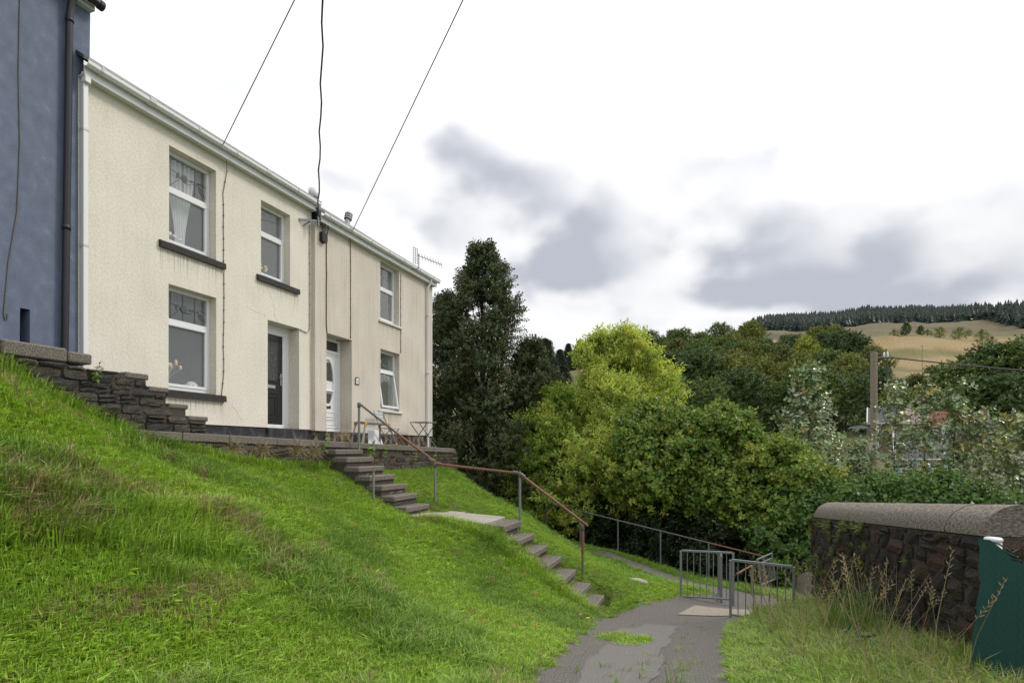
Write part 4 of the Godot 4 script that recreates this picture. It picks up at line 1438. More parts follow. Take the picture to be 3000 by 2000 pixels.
func steps() -> void:
	rng.seed = 8
	var w := thing("garden_steps", "concrete steps climbing the lawn in two flights to the terrace", "steps", "", V(-4.6, -2.0, 10.2))
	var off := -w.position
	var ys := [0.02, -0.135, -0.318, -0.49, -0.676, -0.865, -1.07]
	for i in 7:
		var xf: float = -7.1 + 0.253 * i
		var s0 := 9.45 + i * 0.014
		var s1 := 10.36 + i * 0.014
		tread(w, off, xf, 0.36, ys[i], s0, s1, 0.105)
	# landing of three slabs
	for q in [[-5.62, -4.95, -1.25, 9.56, 10.84, "landing"], [-4.94, -4.1, -1.30, 9.74, 10.84, "landing"], [-4.09, -3.75, -1.375, 9.9, 10.82, "step_stone"]]:
		var b := B.new()
		b.box(V((q[0] + q[1]) / 2, q[2] - 0.06, (q[3] + q[4]) / 2) + off, Vector3(q[1] - q[0], 0.12, q[4] - q[3]), 0.014, Basis(Vector3(0, 0, 1), -0.05))
		obj("landing_slab", b, M[q[5]], w)
	var b2 := B.new()
	b2.span(-5.5, -3.8, -1.9, -1.47, 9.9, 10.76)
	obj("landing_base", b2, M.mortar, w).position = off
	var xs := [-3.46, -3.19, -2.9, -2.62, -2.34, -2.08]
	ys = [-1.617, -1.828, -2.02, -2.25, -2.48, -2.685]
	for i in 6:
		tread(w, off, xs[i], 0.36, ys[i], 9.82 - i * 0.01, 10.79 - i * 0.012, 0.11)

func tread(w: Node, off: Vector3, xf: float, depth: float, y: float, s0: float, s1: float, t: float) -> void:
	var b := B.new()
	b.box(V(xf - depth / 2, y - t / 2, (s0 + s1) / 2) + off, Vector3(depth, t, s1 - s0), 0.016, Basis(Vector3.UP, rng.randf_range(-0.012, 0.012)) * Basis(Vector3.RIGHT, rng.randf_range(-0.01, 0.01)))
	obj("tread", b, M.step_stone, w)
	# riser stones below the slab, set back
	var s := s0 + 0.03
	while s < s1 - 0.05:
		var l := minf(rng.randf_range(0.22, 0.42), s1 - 0.02 - s)
		stone(w, V(xf - 0.12, y - t - 0.05, s + l / 2) + off, Vector3.FORWARD, Vector3.RIGHT, l - 0.012, 0.1, 0.16, M[["step_stone", "stone1", "stone0"][rng.randi() % 3]], "riser_stone")
		s += l
	b = B.new()
	b.box(V(xf - depth / 2 - 0.03, y - t - 0.17, (s0 + s1) / 2) + off, Vector3(depth - 0.02, 0.34, s1 - s0 - 0.04))
	obj("footing", b, M.mortar, w)

func tube_obj(called: String, pts: Array, r: float, m: Material, parent: Node, sides := 10) -> MeshInstance3D:
	var b := B.new()
	b.tube(pts, [r], sides)
	return obj(called, b, m, parent)

func handrail() -> void:
	var tops := [V(-7.2, 0.99, 10.35), V(-5.72, -0.274, 10.95), V(-3.825, -0.45, 10.95), V(-2.556, -1.457, 11.0)]
	var feet := [0.02, -1.35, -1.6, -2.55]
	var w := thing("step_handrail", "rusty pipe handrail on grey posts beside the garden steps", "handrail", "", V(-4.6, -2.0, 10.9))
	var off := -w.position
	for i in 4:
		var t: Vector3 = tops[i]
		var p := tube_obj("post", [Vector3(t.x, feet[i], t.z) + off, t + off], 0.026, M.galv if i < 3 else M.rail_old, w)
		if i == 3:
			tube_obj("post_sleeve", [Vector3(t.x, -2.0, t.z) + off, Vector3(t.x, -1.5, t.z) + off], 0.029, M.rusty, p)
		var b := B.new()
		b.lathe(t + off + Vector3(0, -0.06, 0), [[0.028, -0.03], [0.036, -0.03], [0.036, 0.05], [0.03, 0.07], [0.0, 0.085]], 10)
		obj("fitting", b, M.rail_old, w)
	var up := Vector3(0, 0.0, 0)
	tube_obj("rail", [tops[0] + off + up, tops[0].lerp(tops[1], 0.5) + off], 0.025, M.rail_old, w)
	tube_obj("rail", [tops[0].lerp(tops[1], 0.5) + off, tops[1] + off + Vector3(0, 0.03, 0)], 0.0252, M.rusty, w)
	tube_obj("rail", [tops[1] + off + Vector3(0, -0.01, 0), tops[2] + off + Vector3(0, -0.01, 0)], 0.026, M.rusty, w)
	tube_obj("rail", [tops[2] + off + Vector3(0, -0.02, 0), tops[3] + off + Vector3(0.1, 0.0, 0)], 0.025, M.rusty, w)
	for q in [[0, 1, 0.94], [1, 2, 0.05], [1, 2, 0.95], [2, 3, 0.05], [2, 3, 0.98]]:
		var a: Vector3 = tops[q[0]]
		var c: Vector3 = tops[q[1]]
		var p := a.lerp(c, q[2]) + off
		var d := (c - a).normalized()
		tube_obj("coupling", [p - d * 0.05, p + d * 0.05], 0.033, M.rail_old, w)
	var s := thing("stub_post", "single grey pipe post left of the upper steps", "post", "", on_ground(-6.15, 9.3))
	tube_obj("pipe", [Vector3(0, -0.2, 0), Vector3(0, 0.55, 0)], 0.024, M.galv, s)
	tube_obj("cap", [Vector3(0, 0.54, 0), Vector3(0, 0.57, 0)], 0.027, M.rail_old, s)

# a barrier of square tube with upright bars, from a to b on plan, feet at y
func barrier(called: String, label: String, a: Vector3, b: Vector3, h: float, bars: int, group: String) -> Node3D:
	var t := thing(called, label, "barrier", group, a)
	var d := b - a
	var up := Vector3.UP * h
	var bb := B.new()
	for e in [[Vector3.DOWN * 0.3, up, "post"], [d + Vector3.DOWN * 0.3, d + up, "post"]]:
		bb = B.new()
		bb.bar(e[0], e[1], 0.042, 0.042, 0.004)
		obj("post", bb, M.galv, t)
	bb = B.new()
	bb.bar(up + d.normalized() * 0.02, d + up - d.normalized() * 0.02, 0.04, 0.04, 0.004)
	obj("top_rail", bb, M.galv, t)
	bb = B.new()
	bb.bar(Vector3.UP * 0.15 + d.normalized() * 0.02, d + Vector3.UP * 0.15 - d.normalized() * 0.02, 0.035, 0.035, 0.004)
	obj("bottom_rail", bb, M.galv, t)
	for i in bars:
		var p := d * (i + 1.0) / (bars + 1.0)
		tube_obj("bar", [p + Vector3.UP * 0.16, p + up - Vector3.UP * 0.01], 0.009, M.galv, t, 6)
	return t

func gates() -> void:
	var g := "galvanised barriers across the path"
	barrier("path_barrier", "galvanised barrier behind the other, its left post in the grass bank", V(-0.80, -3.06, 12.05), V(0.18, -3.06, 12.12), 1.06, 7, g)
	barrier("path_barrier", "nearest galvanised barrier, on the right half of the path", V(0.11, -2.86, 10.25), V(1.03, -2.86, 9.98), 1.05, 7, g)
	barrier("path_barrier", "galvanised barrier seen end-on between the two others", V(-0.04, -3.1, 12.3), V(-0.1, -3.22, 13.5), 1.0, 8, g)
	# a short rail further on, and a bent panel hanging at an angle
	var r := thing("short_rail", "short rusty rail on single post beyond the barriers", "rail", "", V(0.62, -3.35, 14.6))
	tube_obj("post", [Vector3(0, -0.2, 0), Vector3(0, 0.68, 0)], 0.022, M.galv, r)
	tube_obj("rail", [Vector3(0, 0.67, 0), Vector3(-0.34, 0.55, 0.5)], 0.022, M.rusty, r)
	var t := thing("bent_barrier", "small bent galvanised panel tilted over beyond the near barrier", "barrier", g, V(0.85, -3.28, 15.2))
	t.rotation = Vector3(0.1, 0.75, 0.26)
	for q in [[0.0, 0.0, 0.0, 0.72], [0.46, 0.0, 0.46, 0.72]]:
		var b := B.new()
		b.bar(Vector3(q[0], q[1], 0), Vector3(q[2], q[3], 0), 0.035, 0.035, 0.004)
		obj("post", b, M.galv, t)
	for y in [0.03, 0.58, 0.705]:
		var b := B.new()
		b.bar(Vector3(0.02, y, 0), Vector3(0.44, y, 0), 0.03, 0.03, 0.004)
		obj("rail", b, M.galv, t)
	for i in 9:
		tube_obj("bar", [Vector3(0.046 * (i + 1), 0.03, 0), Vector3(0.046 * (i + 1), 0.58, 0)], 0.007, M.galv, t, 6)
	# low railing along the lower path
	var w := thing("path_railing", "long low pipe railing below the bushes along the lower path", "railing", "", V(-4, -3.2, 19.6))
	var off := -w.position
	var tops := []
	for i in 8:
		tops.append(V(1.04, -2.9, 17.27).lerp(V(-9.07, -1.55, 22.04), i / 7.0))
	for i in 8:
		var p: Vector3 = tops[i]
		tube_obj("post", [p + off + Vector3.DOWN * 1.25, p + off], 0.024, M.galv, w, 8)
		if i < 7:
			tube_obj("rail", [tops[i] + off, tops[i + 1] + off], 0.022, [M.rusty, M.rail_old, M.galv, M.galv, M.rail_old, M.rail_old, M.rusty][i], w, 8)

func right_wall() -> void:
	rng.seed = 15
	var N := V(1.9, 0, 5.42)
	var F := V(1.39, 0, 10.6)
	var w := thing("rubble_wall", "dark rubble stone wall with rounded coping on the right", "wall", "", V(1.7, -2.0, 7.5))
	var off := -w.position
	var d := (F - N).normalized()
	var n := Vector3.UP.cross(d).normalized()     # towards the path
	if n.x > 0:
		n = -n
	var len := N.distance_to(F)
	var spring := func(u: float) -> float: return lerpf(-0.655, -1.085, u / len)
	var b := B.new()
	var sh := -0.022
	var q := [N - n * sh, F - n * sh, F - n * 0.46, N - n * 0.46]
	var lo := [-2.6, -3.4, -3.4, -2.6]
	for i in 4:
		var j := (i + 1) % 4
		var yi: float = -0.66 if i == 0 or i == 3 else -1.09
		var yj: float = -0.66 if j == 0 or j == 3 else -1.09
		var pi: Vector3 = q[i] + off
		var pj: Vector3 = q[j] + off
		var c := Vector3(1.65, -1.6, -8) + off
		b.out4(pi + Vector3.UP * lo[i], pj + Vector3.UP * lo[j], pj + Vector3.UP * yj, pi + Vector3.UP * yi, c)
	obj("mortar", b, M.mortar, w)
	masonry(w, N + off, F + off, n, func(u): return ground_at(1.8 - u * 0.1, 5.42 + u) - 0.05 + off.y * 0 , func(u): return spring.call(u), -2.75, -0.6, Vector2(0.11, 0.21), Vector2(0.16, 0.42), ["rubble0", "rubble1", "rubble2", "rubble0", "rubble2", "rubble3"], 0.05, 300)
	# move the courses of stones down to the wall's own height
	for o in w.get_children():
		if o.name.begins_with("stone"):
			o.position.y += off.y
	# near end of the wall: squared stones and brick
	for k in 9:
		for j in 2:
			var p := N - n * (0.13 + 0.22 * j + 0.06 * (k % 2)) - d * 0.0
			p.y = -0.74 - k * 0.125
			stone(w, p + off, n, -d, 0.22, 0.115, 0.14, M[["rubble3", "rubble1", "rubble3", "rubble0"][(k + j) % 4]], "quoin")
	# half-round coping stones
	var u := 0.0
	var lens := [0.62, 0.78, 1.0, 0.9, 0.95, 0.97]
	var prof := PackedVector2Array()
	for i in 15:
		var a := PI * i / 14.0
		prof.append(Vector2(cos(a) * 0.265, sin(a) * 0.245))
	for l in lens:
		b = B.new()
		var e := minf(u + l, len + 0.02)
		var p0 := N + d * u - n * 0.23
		var p1 := N + d * (e - 0.012) - n * 0.23
		p0.y = spring.call(u)
		p1.y = spring.call(e)
		var rings := []
		var segs := 6
		for k in segs + 1:
			var c := p0.lerp(p1, float(k) / segs)
			var sc := 1.0 + rng.randf_range(-0.008, 0.008)
			if k == segs and e > len - 0.05:
				sc = 0.82
			var r := []
			for v2 in prof:
				r.append(c + off - n * v2.x * sc + Vector3.UP * v2.y * sc)
			rings.append(r)
		b.smooth(true)
		for k in segs:
			var mid := (p0 + p1) / 2 + off
			for i in prof.size() - 1:
				b.out4(rings[k][i], rings[k][i + 1], rings[k + 1][i + 1], rings[k + 1][i], mid - Vector3.UP * 0.1)
		b.smooth(false)
		for k in [0, segs]:
			var c2: Vector3 = (p0 if k == 0 else p1) + off
			for i in prof.size() - 1:
				b.out3(c2, rings[k][i], rings[k][i + 1], (p0 + p1) / 2 + off)
		b.out4(rings[0][0], rings[0][14], rings[segs][14], rings[segs][0], (p0 + p1) / 2 + off + Vector3.UP * 0.3)
		obj("coping_stone", b, M.coping_round, w)
		u = e
		if u >= len:
			break
	# lower wall further down
	w = thing("low_wall", "lower wall with rounded coping beyond the tall rubble wall", "wall", "", V(1.52, -3.34, 11.95))
	b = B.new()
	b.box(Vector3(0.0, -0.05, 0), Vector3(0.44, 1.4, 2.6), 0.02, Basis(Vector3.UP, -0.1))
	obj("body", b, M.rubble1, w)
	b = B.new()
	var pr := PackedVector2Array()
	for i in 13:
		var a := PI * i / 12.0
		pr.append(Vector2(cos(a) * 0.25, sin(a) * 0.2))
	b.prism(pr, Vector3(0.13, 0.65, -1.3), Basis(Vector3.UP, -0.1) * Basis.IDENTITY, 2.6)
	obj("coping_stone", b, M.rubble1, w)
	# green windbreak netting on its post at the near end
	var f := thing("netting_fence", "dark green windbreak netting tied to post at the near wall end", "fence", "", V(1.83, -1.8, 5.12))
	b = B.new()
	b.lathe(Vector3.ZERO, [[0.05, -0.4], [0.05, 1.15], [0.0, 1.15]], 14)
	obj("post", b, M.white_dull, f)
	b = B.new()
	b.lathe(Vector3(0, 1.148, 0), [[0.0, 0.0], [0.056, 0.0], [0.056, 0.015], [0.048, 0.025], [0.0, 0.025]], 14)
	obj("post_cap", b, M.white, f)
	b = B.new()
	b.smooth(true)
	var prev := []
	for i in 41:
		var tt := i / 40.0
		var row := []
		for k in 25:
			var vv := k / 24.0
			var x := -0.12 + tt * 2.6
			var edge := (1.0 - smoothstep(0.0, 0.05, tt))
			x += edge * (0.007 * sin(vv * 38.0) + 0.012 * sin(vv * 9.0)) - 0.05 * vv * edge
			var topy := 1.165 - smoothstep(0.02, 0.09, tt) * 0.16 + 0.006 * sin(tt * 30.0)
			var y := lerpf(topy, -0.35, vv)
			var z := 0.075 + 0.012 * sin(tt * 60.0 + vv * 6.0) * (1.0 - vv) + 0.02 * sin(vv * 5.0 + tt * 11.0) + tt * 0.35
			row.append(Vector3(x, y, z))
		if prev:
			for k in 24:
				b.quad(prev[k], row[k], row[k + 1], prev[k + 1])
		prev = row
	obj("netting", b, M.net, f)
	for k in 3:
		tube_obj("tie", [Vector3(-0.06, 1.15 - k * 0.03, 0.03), Vector3(0.0, 1.14 - k * 0.035, 0.09), Vector3(0.08 + 0.03 * k, 1.08 - k * 0.03, 0.08), Vector3(0.12, 1.1 - k * 0.05, 0.06)], 0.006, M.net, f, 5)
	# drum, so the fence goes on beyond the frame
	tube_obj("far_post", [Vector3(2.4, -0.4, 0.36), Vector3(2.4, 1.05, 0.36)], 0.05, M.pole_wood, f, 12)

func terrace_things() -> void:
	var ty := terrace_top(12.0) - 0.012
	# folding work platform with yellow joints and feet
	var t := thing("work_platform", "folding aluminium work platform with yellow joints on the terrace", "platform", "", V(-7.85, ty, 11.85))
	var b := B.new()
	b.span(-0.14, 0.14, 0.5, 0.545, -0.56, 0.56, 0.008)
	obj("top_board", b, M.alu, t)
	for e in [-1.0, 1.0]:
		for x in [-0.13, 0.13]:
			b = B.new()
			var a := V(x, 0.5, e * 0.5)
			var f := V(x * 1.5, 0.03, e * 0.72 if x > 0 else e * 0.6)
			b.bar(a, f, 0.045, 0.025, 0.005)
			var l := obj("leg", b, M.alu, t)
			b = B.new()
			b.box(f + Vector3(0, 0.015, 0), Vector3(0.055, 0.05, 0.05), 0.008)
			obj("foot", b, M.yellow, l)
			b = B.new()
			b.box(a + Vector3(signf(x) * 0.012, -0.005, 0), Vector3(0.03, 0.1, 0.1), 0.02)
			obj("joint", b, M.yellow, l)
		b = B.new()
		b.bar(V(-0.17, 0.26, e * 0.6), V(0.17, 0.26, e * 0.6), 0.03, 0.03, 0.004)
		obj("crossbar", b, M.alu, t)
	# folding slatted chair
	t = thing("folding_chair", "pale blue slatted folding chair under the open window", "chair", "", V(-8.05, ty, 12.85))
	for k in 2:
		b = B.new()
		b.box(V(-0.3 + 0.02 * k, 0.84 - k * 0.09, 0), Vector3(0.014, 0.065, 0.44), 0.005, Basis(Vector3.BACK, 0.15))
		obj("back_slat", b, M.chair_blue, t)
	for k in 5:
		b = B.new()
		b.box(V(-0.17 + 0.08 * k, 0.445, 0), Vector3(0.06, 0.016, 0.42), 0.004)
		obj("seat_slat", b, M.chair_blue, t)
	for e in [-0.2, 0.2]:
		tube_obj("leg", [V(-0.32, 0.9, e), V(-0.12, 0.43, e), V(0.26, 0.01, e)], 0.011, M.chair_frame, t, 6)
		tube_obj("leg", [V(0.2, 0.44, e * 0.93), V(-0.24, 0.01, e * 0.93)], 0.011, M.chair_frame, t, 6)
	tube_obj("stretcher", [V(0.24, 0.03, -0.2), V(0.24, 0.03, 0.2)], 0.01, M.chair_frame, t, 6)
	tube_obj("stretcher", [V(-0.22, 0.03, -0.19), V(-0.22, 0.03, 0.19)], 0.01, M.chair_frame, t, 6)
	# white board leaning on the wall
	t = thing("white_board", "plain white board leaning behind the work platform", "board", "", V(-8.12, ty, 12.2))
	b = B.new()
	b.prism(PackedVector2Array([Vector2(-0.3, 0.0), Vector2(0.36, 0.0), Vector2(0.3, 0.4), Vector2(-0.12, 0.42)]), Vector3(0.1, 0, 0), Basis(Vector3(0, 0, -1), Vector3(-0.3, 0.95, 0), Vector3(0.95, 0.3, 0)), 0.012)
	obj("panel", b, M.board, t)
	# folding table with crossed legs
	t = thing("folding_table", "small grey folding table with crossed legs beside the downpipe", "table", "", V(-7.98, terrace_top(14.6) - 0.012, 14.55))
	b = B.new()
	b.span(-0.27, 0.27, 0.72, 0.74, -0.3, 0.3, 0.008)
	obj("table_top", b, M.alu, t)
	for e in [-0.27, 0.27]:
		tube_obj("leg", [V(-0.26, 0.71, e), V(0.28, 0.01, e)], 0.013, M.chair_frame, t, 6)
		tube_obj("leg", [V(0.26, 0.71, e * 0.92), V(-0.28, 0.01, e * 0.92)], 0.013, M.chair_frame, t, 6)
	for x in [-0.27, 0.27]:
		tube_obj("stretcher", [V(x, 0.03, -0.26), V(x, 0.03, 0.26)], 0.011, M.chair_frame, t, 6)
	tube_obj("stretcher", [V(0.0, 0.36, -0.26), V(0.0, 0.36, 0.26)], 0.011, M.chair_frame, t, 6)
	# pale stone lying in the grass of the bank
	var r := thing("pale_rock", "pale rock lying in the grass bank left of the barriers", "rock", "", on_ground(-1.75, 12.35))
	b = B.new()
	b.smooth(true)
	b.lathe(Vector3(0, -0.07, 0), [[0.0, -0.05], [0.2, 0.0], [0.17, 0.08], [0.08, 0.13], [0.0, 0.14]], 9)
	var o := obj("boulder", b, M.landing, r)
	o.scale = Vector3(1.5, 0.8, 0.7)

# ---------------------------------------------------------------- plants
func shade(c: Color, spread := 0.2) -> Color:
	var k := 1.0 + rng.randf_range(-spread, spread)
	return Color(c.r * k * rng.randf_range(0.9, 1.1), c.g * k, c.b * k * rng.randf_range(0.85, 1.15))

# one leaf: base at p, along d, its face towards n
func leaf(b: B, p: Vector3, d: Vector3, n: Vector3, l: float, w: float, fold := 0.25, droop := 0.15) -> void:
	var s := d.cross(n).normalized()
	var m := p + d * l * 0.45
	var tip := p + d * l - n * l * droop
	var a := m + s * w * 0.5 + n * w * fold
	var c := m - s * w * 0.5 + n * w * fold
	b.tri(p, a, tip)
	b.tri(p, tip, c)

# a twig with n leaves, growing along +Y from the origin
func twig(n: int, length: float, l: float, w: float, droop: float, seed_: int, fold := 0.2) -> ArrayMesh:
	rng.seed = seed_
	var b := B.new()
	for i in n:
		var t := (i + 1.0) / n
		var a := i * 2.4 + rng.randf_range(-0.5, 0.5)
		var p := Vector3(rng.randf_range(-0.04, 0.04) * length, length * t, rng.randf_range(-0.04, 0.04) * length)
		var d := Vector3(cos(a), rng.randf_range(-0.5, 0.7), sin(a)).normalized()
		if i == n - 1:
			d = Vector3(rng.randf_range(-0.3, 0.3), 1, rng.randf_range(-0.3, 0.3)).normalized()
		var nn := (Vector3(rng.randf_range(-0.6, 0.6), 1.0, rng.randf_range(-0.6, 0.6)) - d * d.y).normalized()
		var k := rng.randf_range(0.75, 1.2)
		b.col = Color.WHITE * rng.randf_range(0.78, 1.15)
		b.col.a = 1.0
		leaf(b, p, d, nn, l * k, w * k, fold, droop)
	return b.mesh()

func profile_at(prof: Array, t: float) -> float:
	for i in prof.size() - 1:
		if t <= prof[i + 1][0]:
			return lerpf(prof[i][1], prof[i + 1][1], (t - prof[i][0]) / maxf(0.0001, prof[i + 1][0] - prof[i][0]))
	return prof[-1][1]

# trunk, limbs and a crown of twigs gathered in boughs
func tree(called: String, label: String, category: String, group: String, base: Vector3, H: float, prof: Array, boughs: int, twigs: int, mesh: Mesh, m: Material, cols: Array, o := {}) -> Node3D:
	var root := thing(called, label, category, group, base)
	rng.seed = hash(label) % 100000 + int(H * 100)
	var t0: float = prof[0][0]
	var stems: int = o.get("stems", 1)
	var b := B.new()
	var r0: float = o.get("trunk", H * 0.018)
	var tops := []
	for k in stems:
		var lean := Vector3(rng.randf_range(-1, 1), 0, rng.randf_range(-1, 1)) * (0.03 if stems == 1 else 0.25) * profile_at(prof, 0.5)
		var pts := []
		var rad := []
		for i in 9:
			var u := i / 8.0
			pts.append(Vector3(lean.x * u + 0.04 * sin(u * 7.0 + k), H * 0.93 * u - 0.3 * (1.0 - u), lean.z * u + 0.04 * cos(u * 6.0 + k)))
			rad.append(lerpf(r0, r0 * 0.12, pow(u, 0.8)))
		b.tube(pts, rad, 7)
		tops.append(pts)
	obj("trunk", b, M.bark, root)
	var xf := []
	var col := []
	b = B.new()
	var squash: float = o.get("squash", 0.75)
	var bs: float = o.get("bough", 0.4)
	var up: float = o.get("up", 0.25)
	var ts: float = o.get("scale", 1.0)
	for i in boughs:
		var t := lerpf(t0, 0.98, pow((i + rng.randf()) / boughs, o.get("rise", 0.85)))
		var R := profile_at(prof, t)
		var a := i * 2.39996 + rng.randf_range(-0.4, 0.4)
		var rr := R * sqrt(rng.randf_range(0.08, 0.9))
		var stem: Array = tops[i % stems]
		var ax: Vector3 = stem[clampi(int(t * 8.0), 0, 8)]
		var c := Vector3(ax.x + cos(a) * rr, t * H, ax.z + sin(a) * rr)
		var size := clampf(R * bs * rng.randf_range(0.7, 1.25), 0.12, 2.6 * ts)
		var from: Vector3 = stem[clampi(int((t - 0.12) * 8.0), 0, 8)]
		var mid := from.lerp(c, 0.55) + Vector3.UP * (0.04 * H * rng.randf())
		b.tube([from, mid, c], [r0 * 0.32 * (1.1 - t), r0 * 0.2 * (1.1 - t), r0 * 0.06], 5, false)
		var tone: Color = cols[rng.randi() % cols.size()]
		var out := Vector3(cos(a), 0.2, sin(a))
		for k in twigs:
			var d := Vector3(rng.randfn(), rng.randfn() , rng.randfn()).normalized()
			var p := c + Vector3(d.x, d.y * squash, d.z) * size * pow(rng.randf(), 0.45)
			if p.y < 0.05:
				p.y = 0.05 + rng.randf() * 0.3
			var y := (d * 0.8 + out * 0.5 + Vector3.UP * up + Vector3(rng.randfn(), rng.randfn(), rng.randfn()) * 0.3).normalized()
			var x := y.cross(Vector3(rng.randfn(), rng.randfn(), rng.randfn())).normalized()
			var s := rng.randf_range(0.75, 1.3) * ts
			xf.append(Transform3D(Basis(x * s, y * s, x.cross(y) * s), p))
			col.append(shade(tone if rng.randf() < 0.45 else cols[rng.randi() % cols.size()]))
	obj("branches", b, M.bark, root)
	many("crown", mesh, m, xf, col, root)
	return root

func near_trees() -> void:
	var birch := twig(11, 0.28, 0.085, 0.065, 0.25, 101)
	var lime := twig(10, 0.34, 0.135, 0.06, 0.35, 102)
	var hazel := twig(9, 0.30, 0.13, 0.11, 0.25, 103)
	var dense := twig(10, 0.42, 0.16, 0.13, 0.2, 104)
	var poplar := twig(7, 0.34, 0.125, 0.115, 0.2, 105, 0.1)
	tree("birch_tree", "tall dark birch tree standing behind the end of the beige house", "tree", "", on_ground(-9.4, 22.2), 11.5,
		[[0.03, 2.2], [0.25, 2.75], [0.5, 2.35], [0.72, 1.7], [0.86, 1.1], [1.0, 0.15]], 120, 64, birch, M.leaf, [Color(0.066, 0.10, 0.032), Color(0.078, 0.105, 0.034), Color(0.092, 0.10, 0.032), Color(0.06, 0.095, 0.034)], {"bough": 0.29, "trunk": 0.2})
	tree("birch_tree", "second dark birch with a lower crown right of the tall birch", "tree", "", on_ground(-7.6, 23.2), 8.2,
		[[0.03, 1.6], [0.3, 2.0], [0.6, 1.5], [0.85, 0.8], [1.0, 0.1]], 60, 75, birch, M.leaf, [Color(0.066, 0.10, 0.032), Color(0.082, 0.105, 0.034), Color(0.09, 0.10, 0.032)], {"bough": 0.38, "trunk": 0.15})
	tree("birch_tree", "dark birch partly hidden behind the beige house corner", "tree", "", on_ground(-11.4, 23.0), 10.0,
		[[0.03, 1.8], [0.3, 2.3], [0.6, 1.8], [0.85, 0.9], [1.0, 0.1]], 60, 70, birch, M.leaf, [Color(0.06, 0.095, 0.032), Color(0.07, 0.10, 0.034)], {"bough": 0.38, "trunk": 0.15})
	tree("lime_green_tree", "yellow-green feathery tree in the middle behind the railing", "tree", "", on_ground(-4.05, 22.6), 8.9,
		[[0.12, 2.9], [0.3, 3.7], [0.5, 3.2], [0.65, 2.5], [0.8, 1.6], [0.92, 0.8], [1.0, 0.2]], 165, 40, lime, M.leaf_lime, [Color(0.58, 0.65, 0.16), Color(0.50, 0.61, 0.15), Color(0.64, 0.68, 0.18), Color(0.44, 0.56, 0.14)], {"bough": 0.2, "stems": 4, "trunk": 0.09, "up": 0.5})
	tree("lime_green_tree", "lower green tree with soft foliage left of the yellow-green tree", "tree", "", on_ground(-6.4, 22.4), 5.9,
		[[0.05, 1.5], [0.4, 1.9], [0.75, 1.2], [1.0, 0.2]], 60, 65, lime, M.leaf_lime, [Color(0.34, 0.47, 0.09), Color(0.38, 0.50, 0.09), Color(0.28, 0.42, 0.08)], {"stems": 3, "trunk": 0.06, "up": 0.4})
	var hz := [Color(0.17, 0.27, 0.045), Color(0.2, 0.3, 0.05), Color(0.15, 0.25, 0.045), Color(0.18, 0.28, 0.05), Color(0.28, 0.34, 0.055), Color(0.19, 0.29, 0.05), Color(0.22, 0.32, 0.055), Color(0.26, 0.36, 0.06), Color(0.2, 0.3, 0.05), Color(0.34, 0.37, 0.06)]
	var hd := [Color(0.11, 0.20, 0.045), Color(0.13, 0.23, 0.05), Color(0.09, 0.17, 0.04)]
	var lab := [["hazel_bush", "round hazel bush with yellow flecked leaves right of the yellow-green tree", -2.1, 20.5, 5.7, hz, 0.46], ["hazel_bush", "broad hazel bush with yellow flecked leaves, in the middle of the hedge", -0.1, 20.7, 6.1, hz, 0.46], ["hazel_bush", "hazel bush leaning over the railing left of the poplars", 1.5, 20.0, 4.9, hz, 0.42],
		["hazel_bush", "dark green hazel bush below the leftmost poplar, beside the rubble wall", 2.7, 18.8, 3.1, hd, 0.12], ["hazel_bush", "dark green hazel bush at the foot of the telegraph pole", 4.0, 19.0, 3.4, hd, 0.12], ["hazel_bush", "dark green hazel bush behind the middle of the rubble wall coping", 5.3, 19.0, 3.4, hd, 0.12], ["hazel_bush", "dark green hazel bush behind the right end of the rubble wall coping", 6.6, 18.2, 2.7, hd, 0.12]]
	for q in lab:
		tree(q[0], q[1], "bush", "hazel bushes in the hedge", on_ground(q[2], q[3]), q[4], [[q[6], 1.5], [0.6, 1.95], [0.75, 1.6], [0.88, 1.1], [1.0, 0.25]], 56, 50, hazel, M.leaf, q[5], {"stems": 4, "trunk": 0.05, "bough": 0.33, "rise": 1.0})
	# dense growth behind the hedge that shuts off the valley; leaves darkened to paint in the canopy shade
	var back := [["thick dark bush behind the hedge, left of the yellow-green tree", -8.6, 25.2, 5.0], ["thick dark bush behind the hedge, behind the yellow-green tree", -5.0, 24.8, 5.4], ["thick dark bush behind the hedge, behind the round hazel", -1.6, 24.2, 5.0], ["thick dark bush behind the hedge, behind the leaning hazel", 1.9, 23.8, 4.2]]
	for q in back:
		tree("hedge_bush", q[0], "bush", "bushes behind the hedge painted dark for shade", on_ground(q[1], q[2]), q[3], [[0.0, 2.0], [0.5, 2.3], [0.8, 1.5], [1.0, 0.4]], 45, 45, dense, M.leaf, [Color(0.036, 0.058, 0.02), Color(0.042, 0.066, 0.022)], {"stems": 3, "trunk": 0.07, "rise": 1.0})
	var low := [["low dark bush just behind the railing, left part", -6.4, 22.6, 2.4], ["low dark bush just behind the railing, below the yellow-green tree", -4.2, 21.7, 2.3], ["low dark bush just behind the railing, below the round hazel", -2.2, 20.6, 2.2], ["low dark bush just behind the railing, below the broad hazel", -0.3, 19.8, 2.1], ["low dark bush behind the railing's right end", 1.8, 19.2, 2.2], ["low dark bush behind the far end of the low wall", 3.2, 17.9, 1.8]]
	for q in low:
		tree("hedge_bush", q[0], "bush", "low bushes behind the railing", on_ground(q[1], q[2]), q[3], [[0.0, 0.9], [0.5, 1.0], [0.85, 0.6], [1.0, 0.2]], 20, 40, hazel, M.leaf, [Color(0.035, 0.06, 0.02), Color(0.04, 0.07, 0.022)], {"stems": 3, "trunk": 0.03, "rise": 1.0, "scale": 0.85})  # leaf colour darkened to stand in for the shade below the hazels
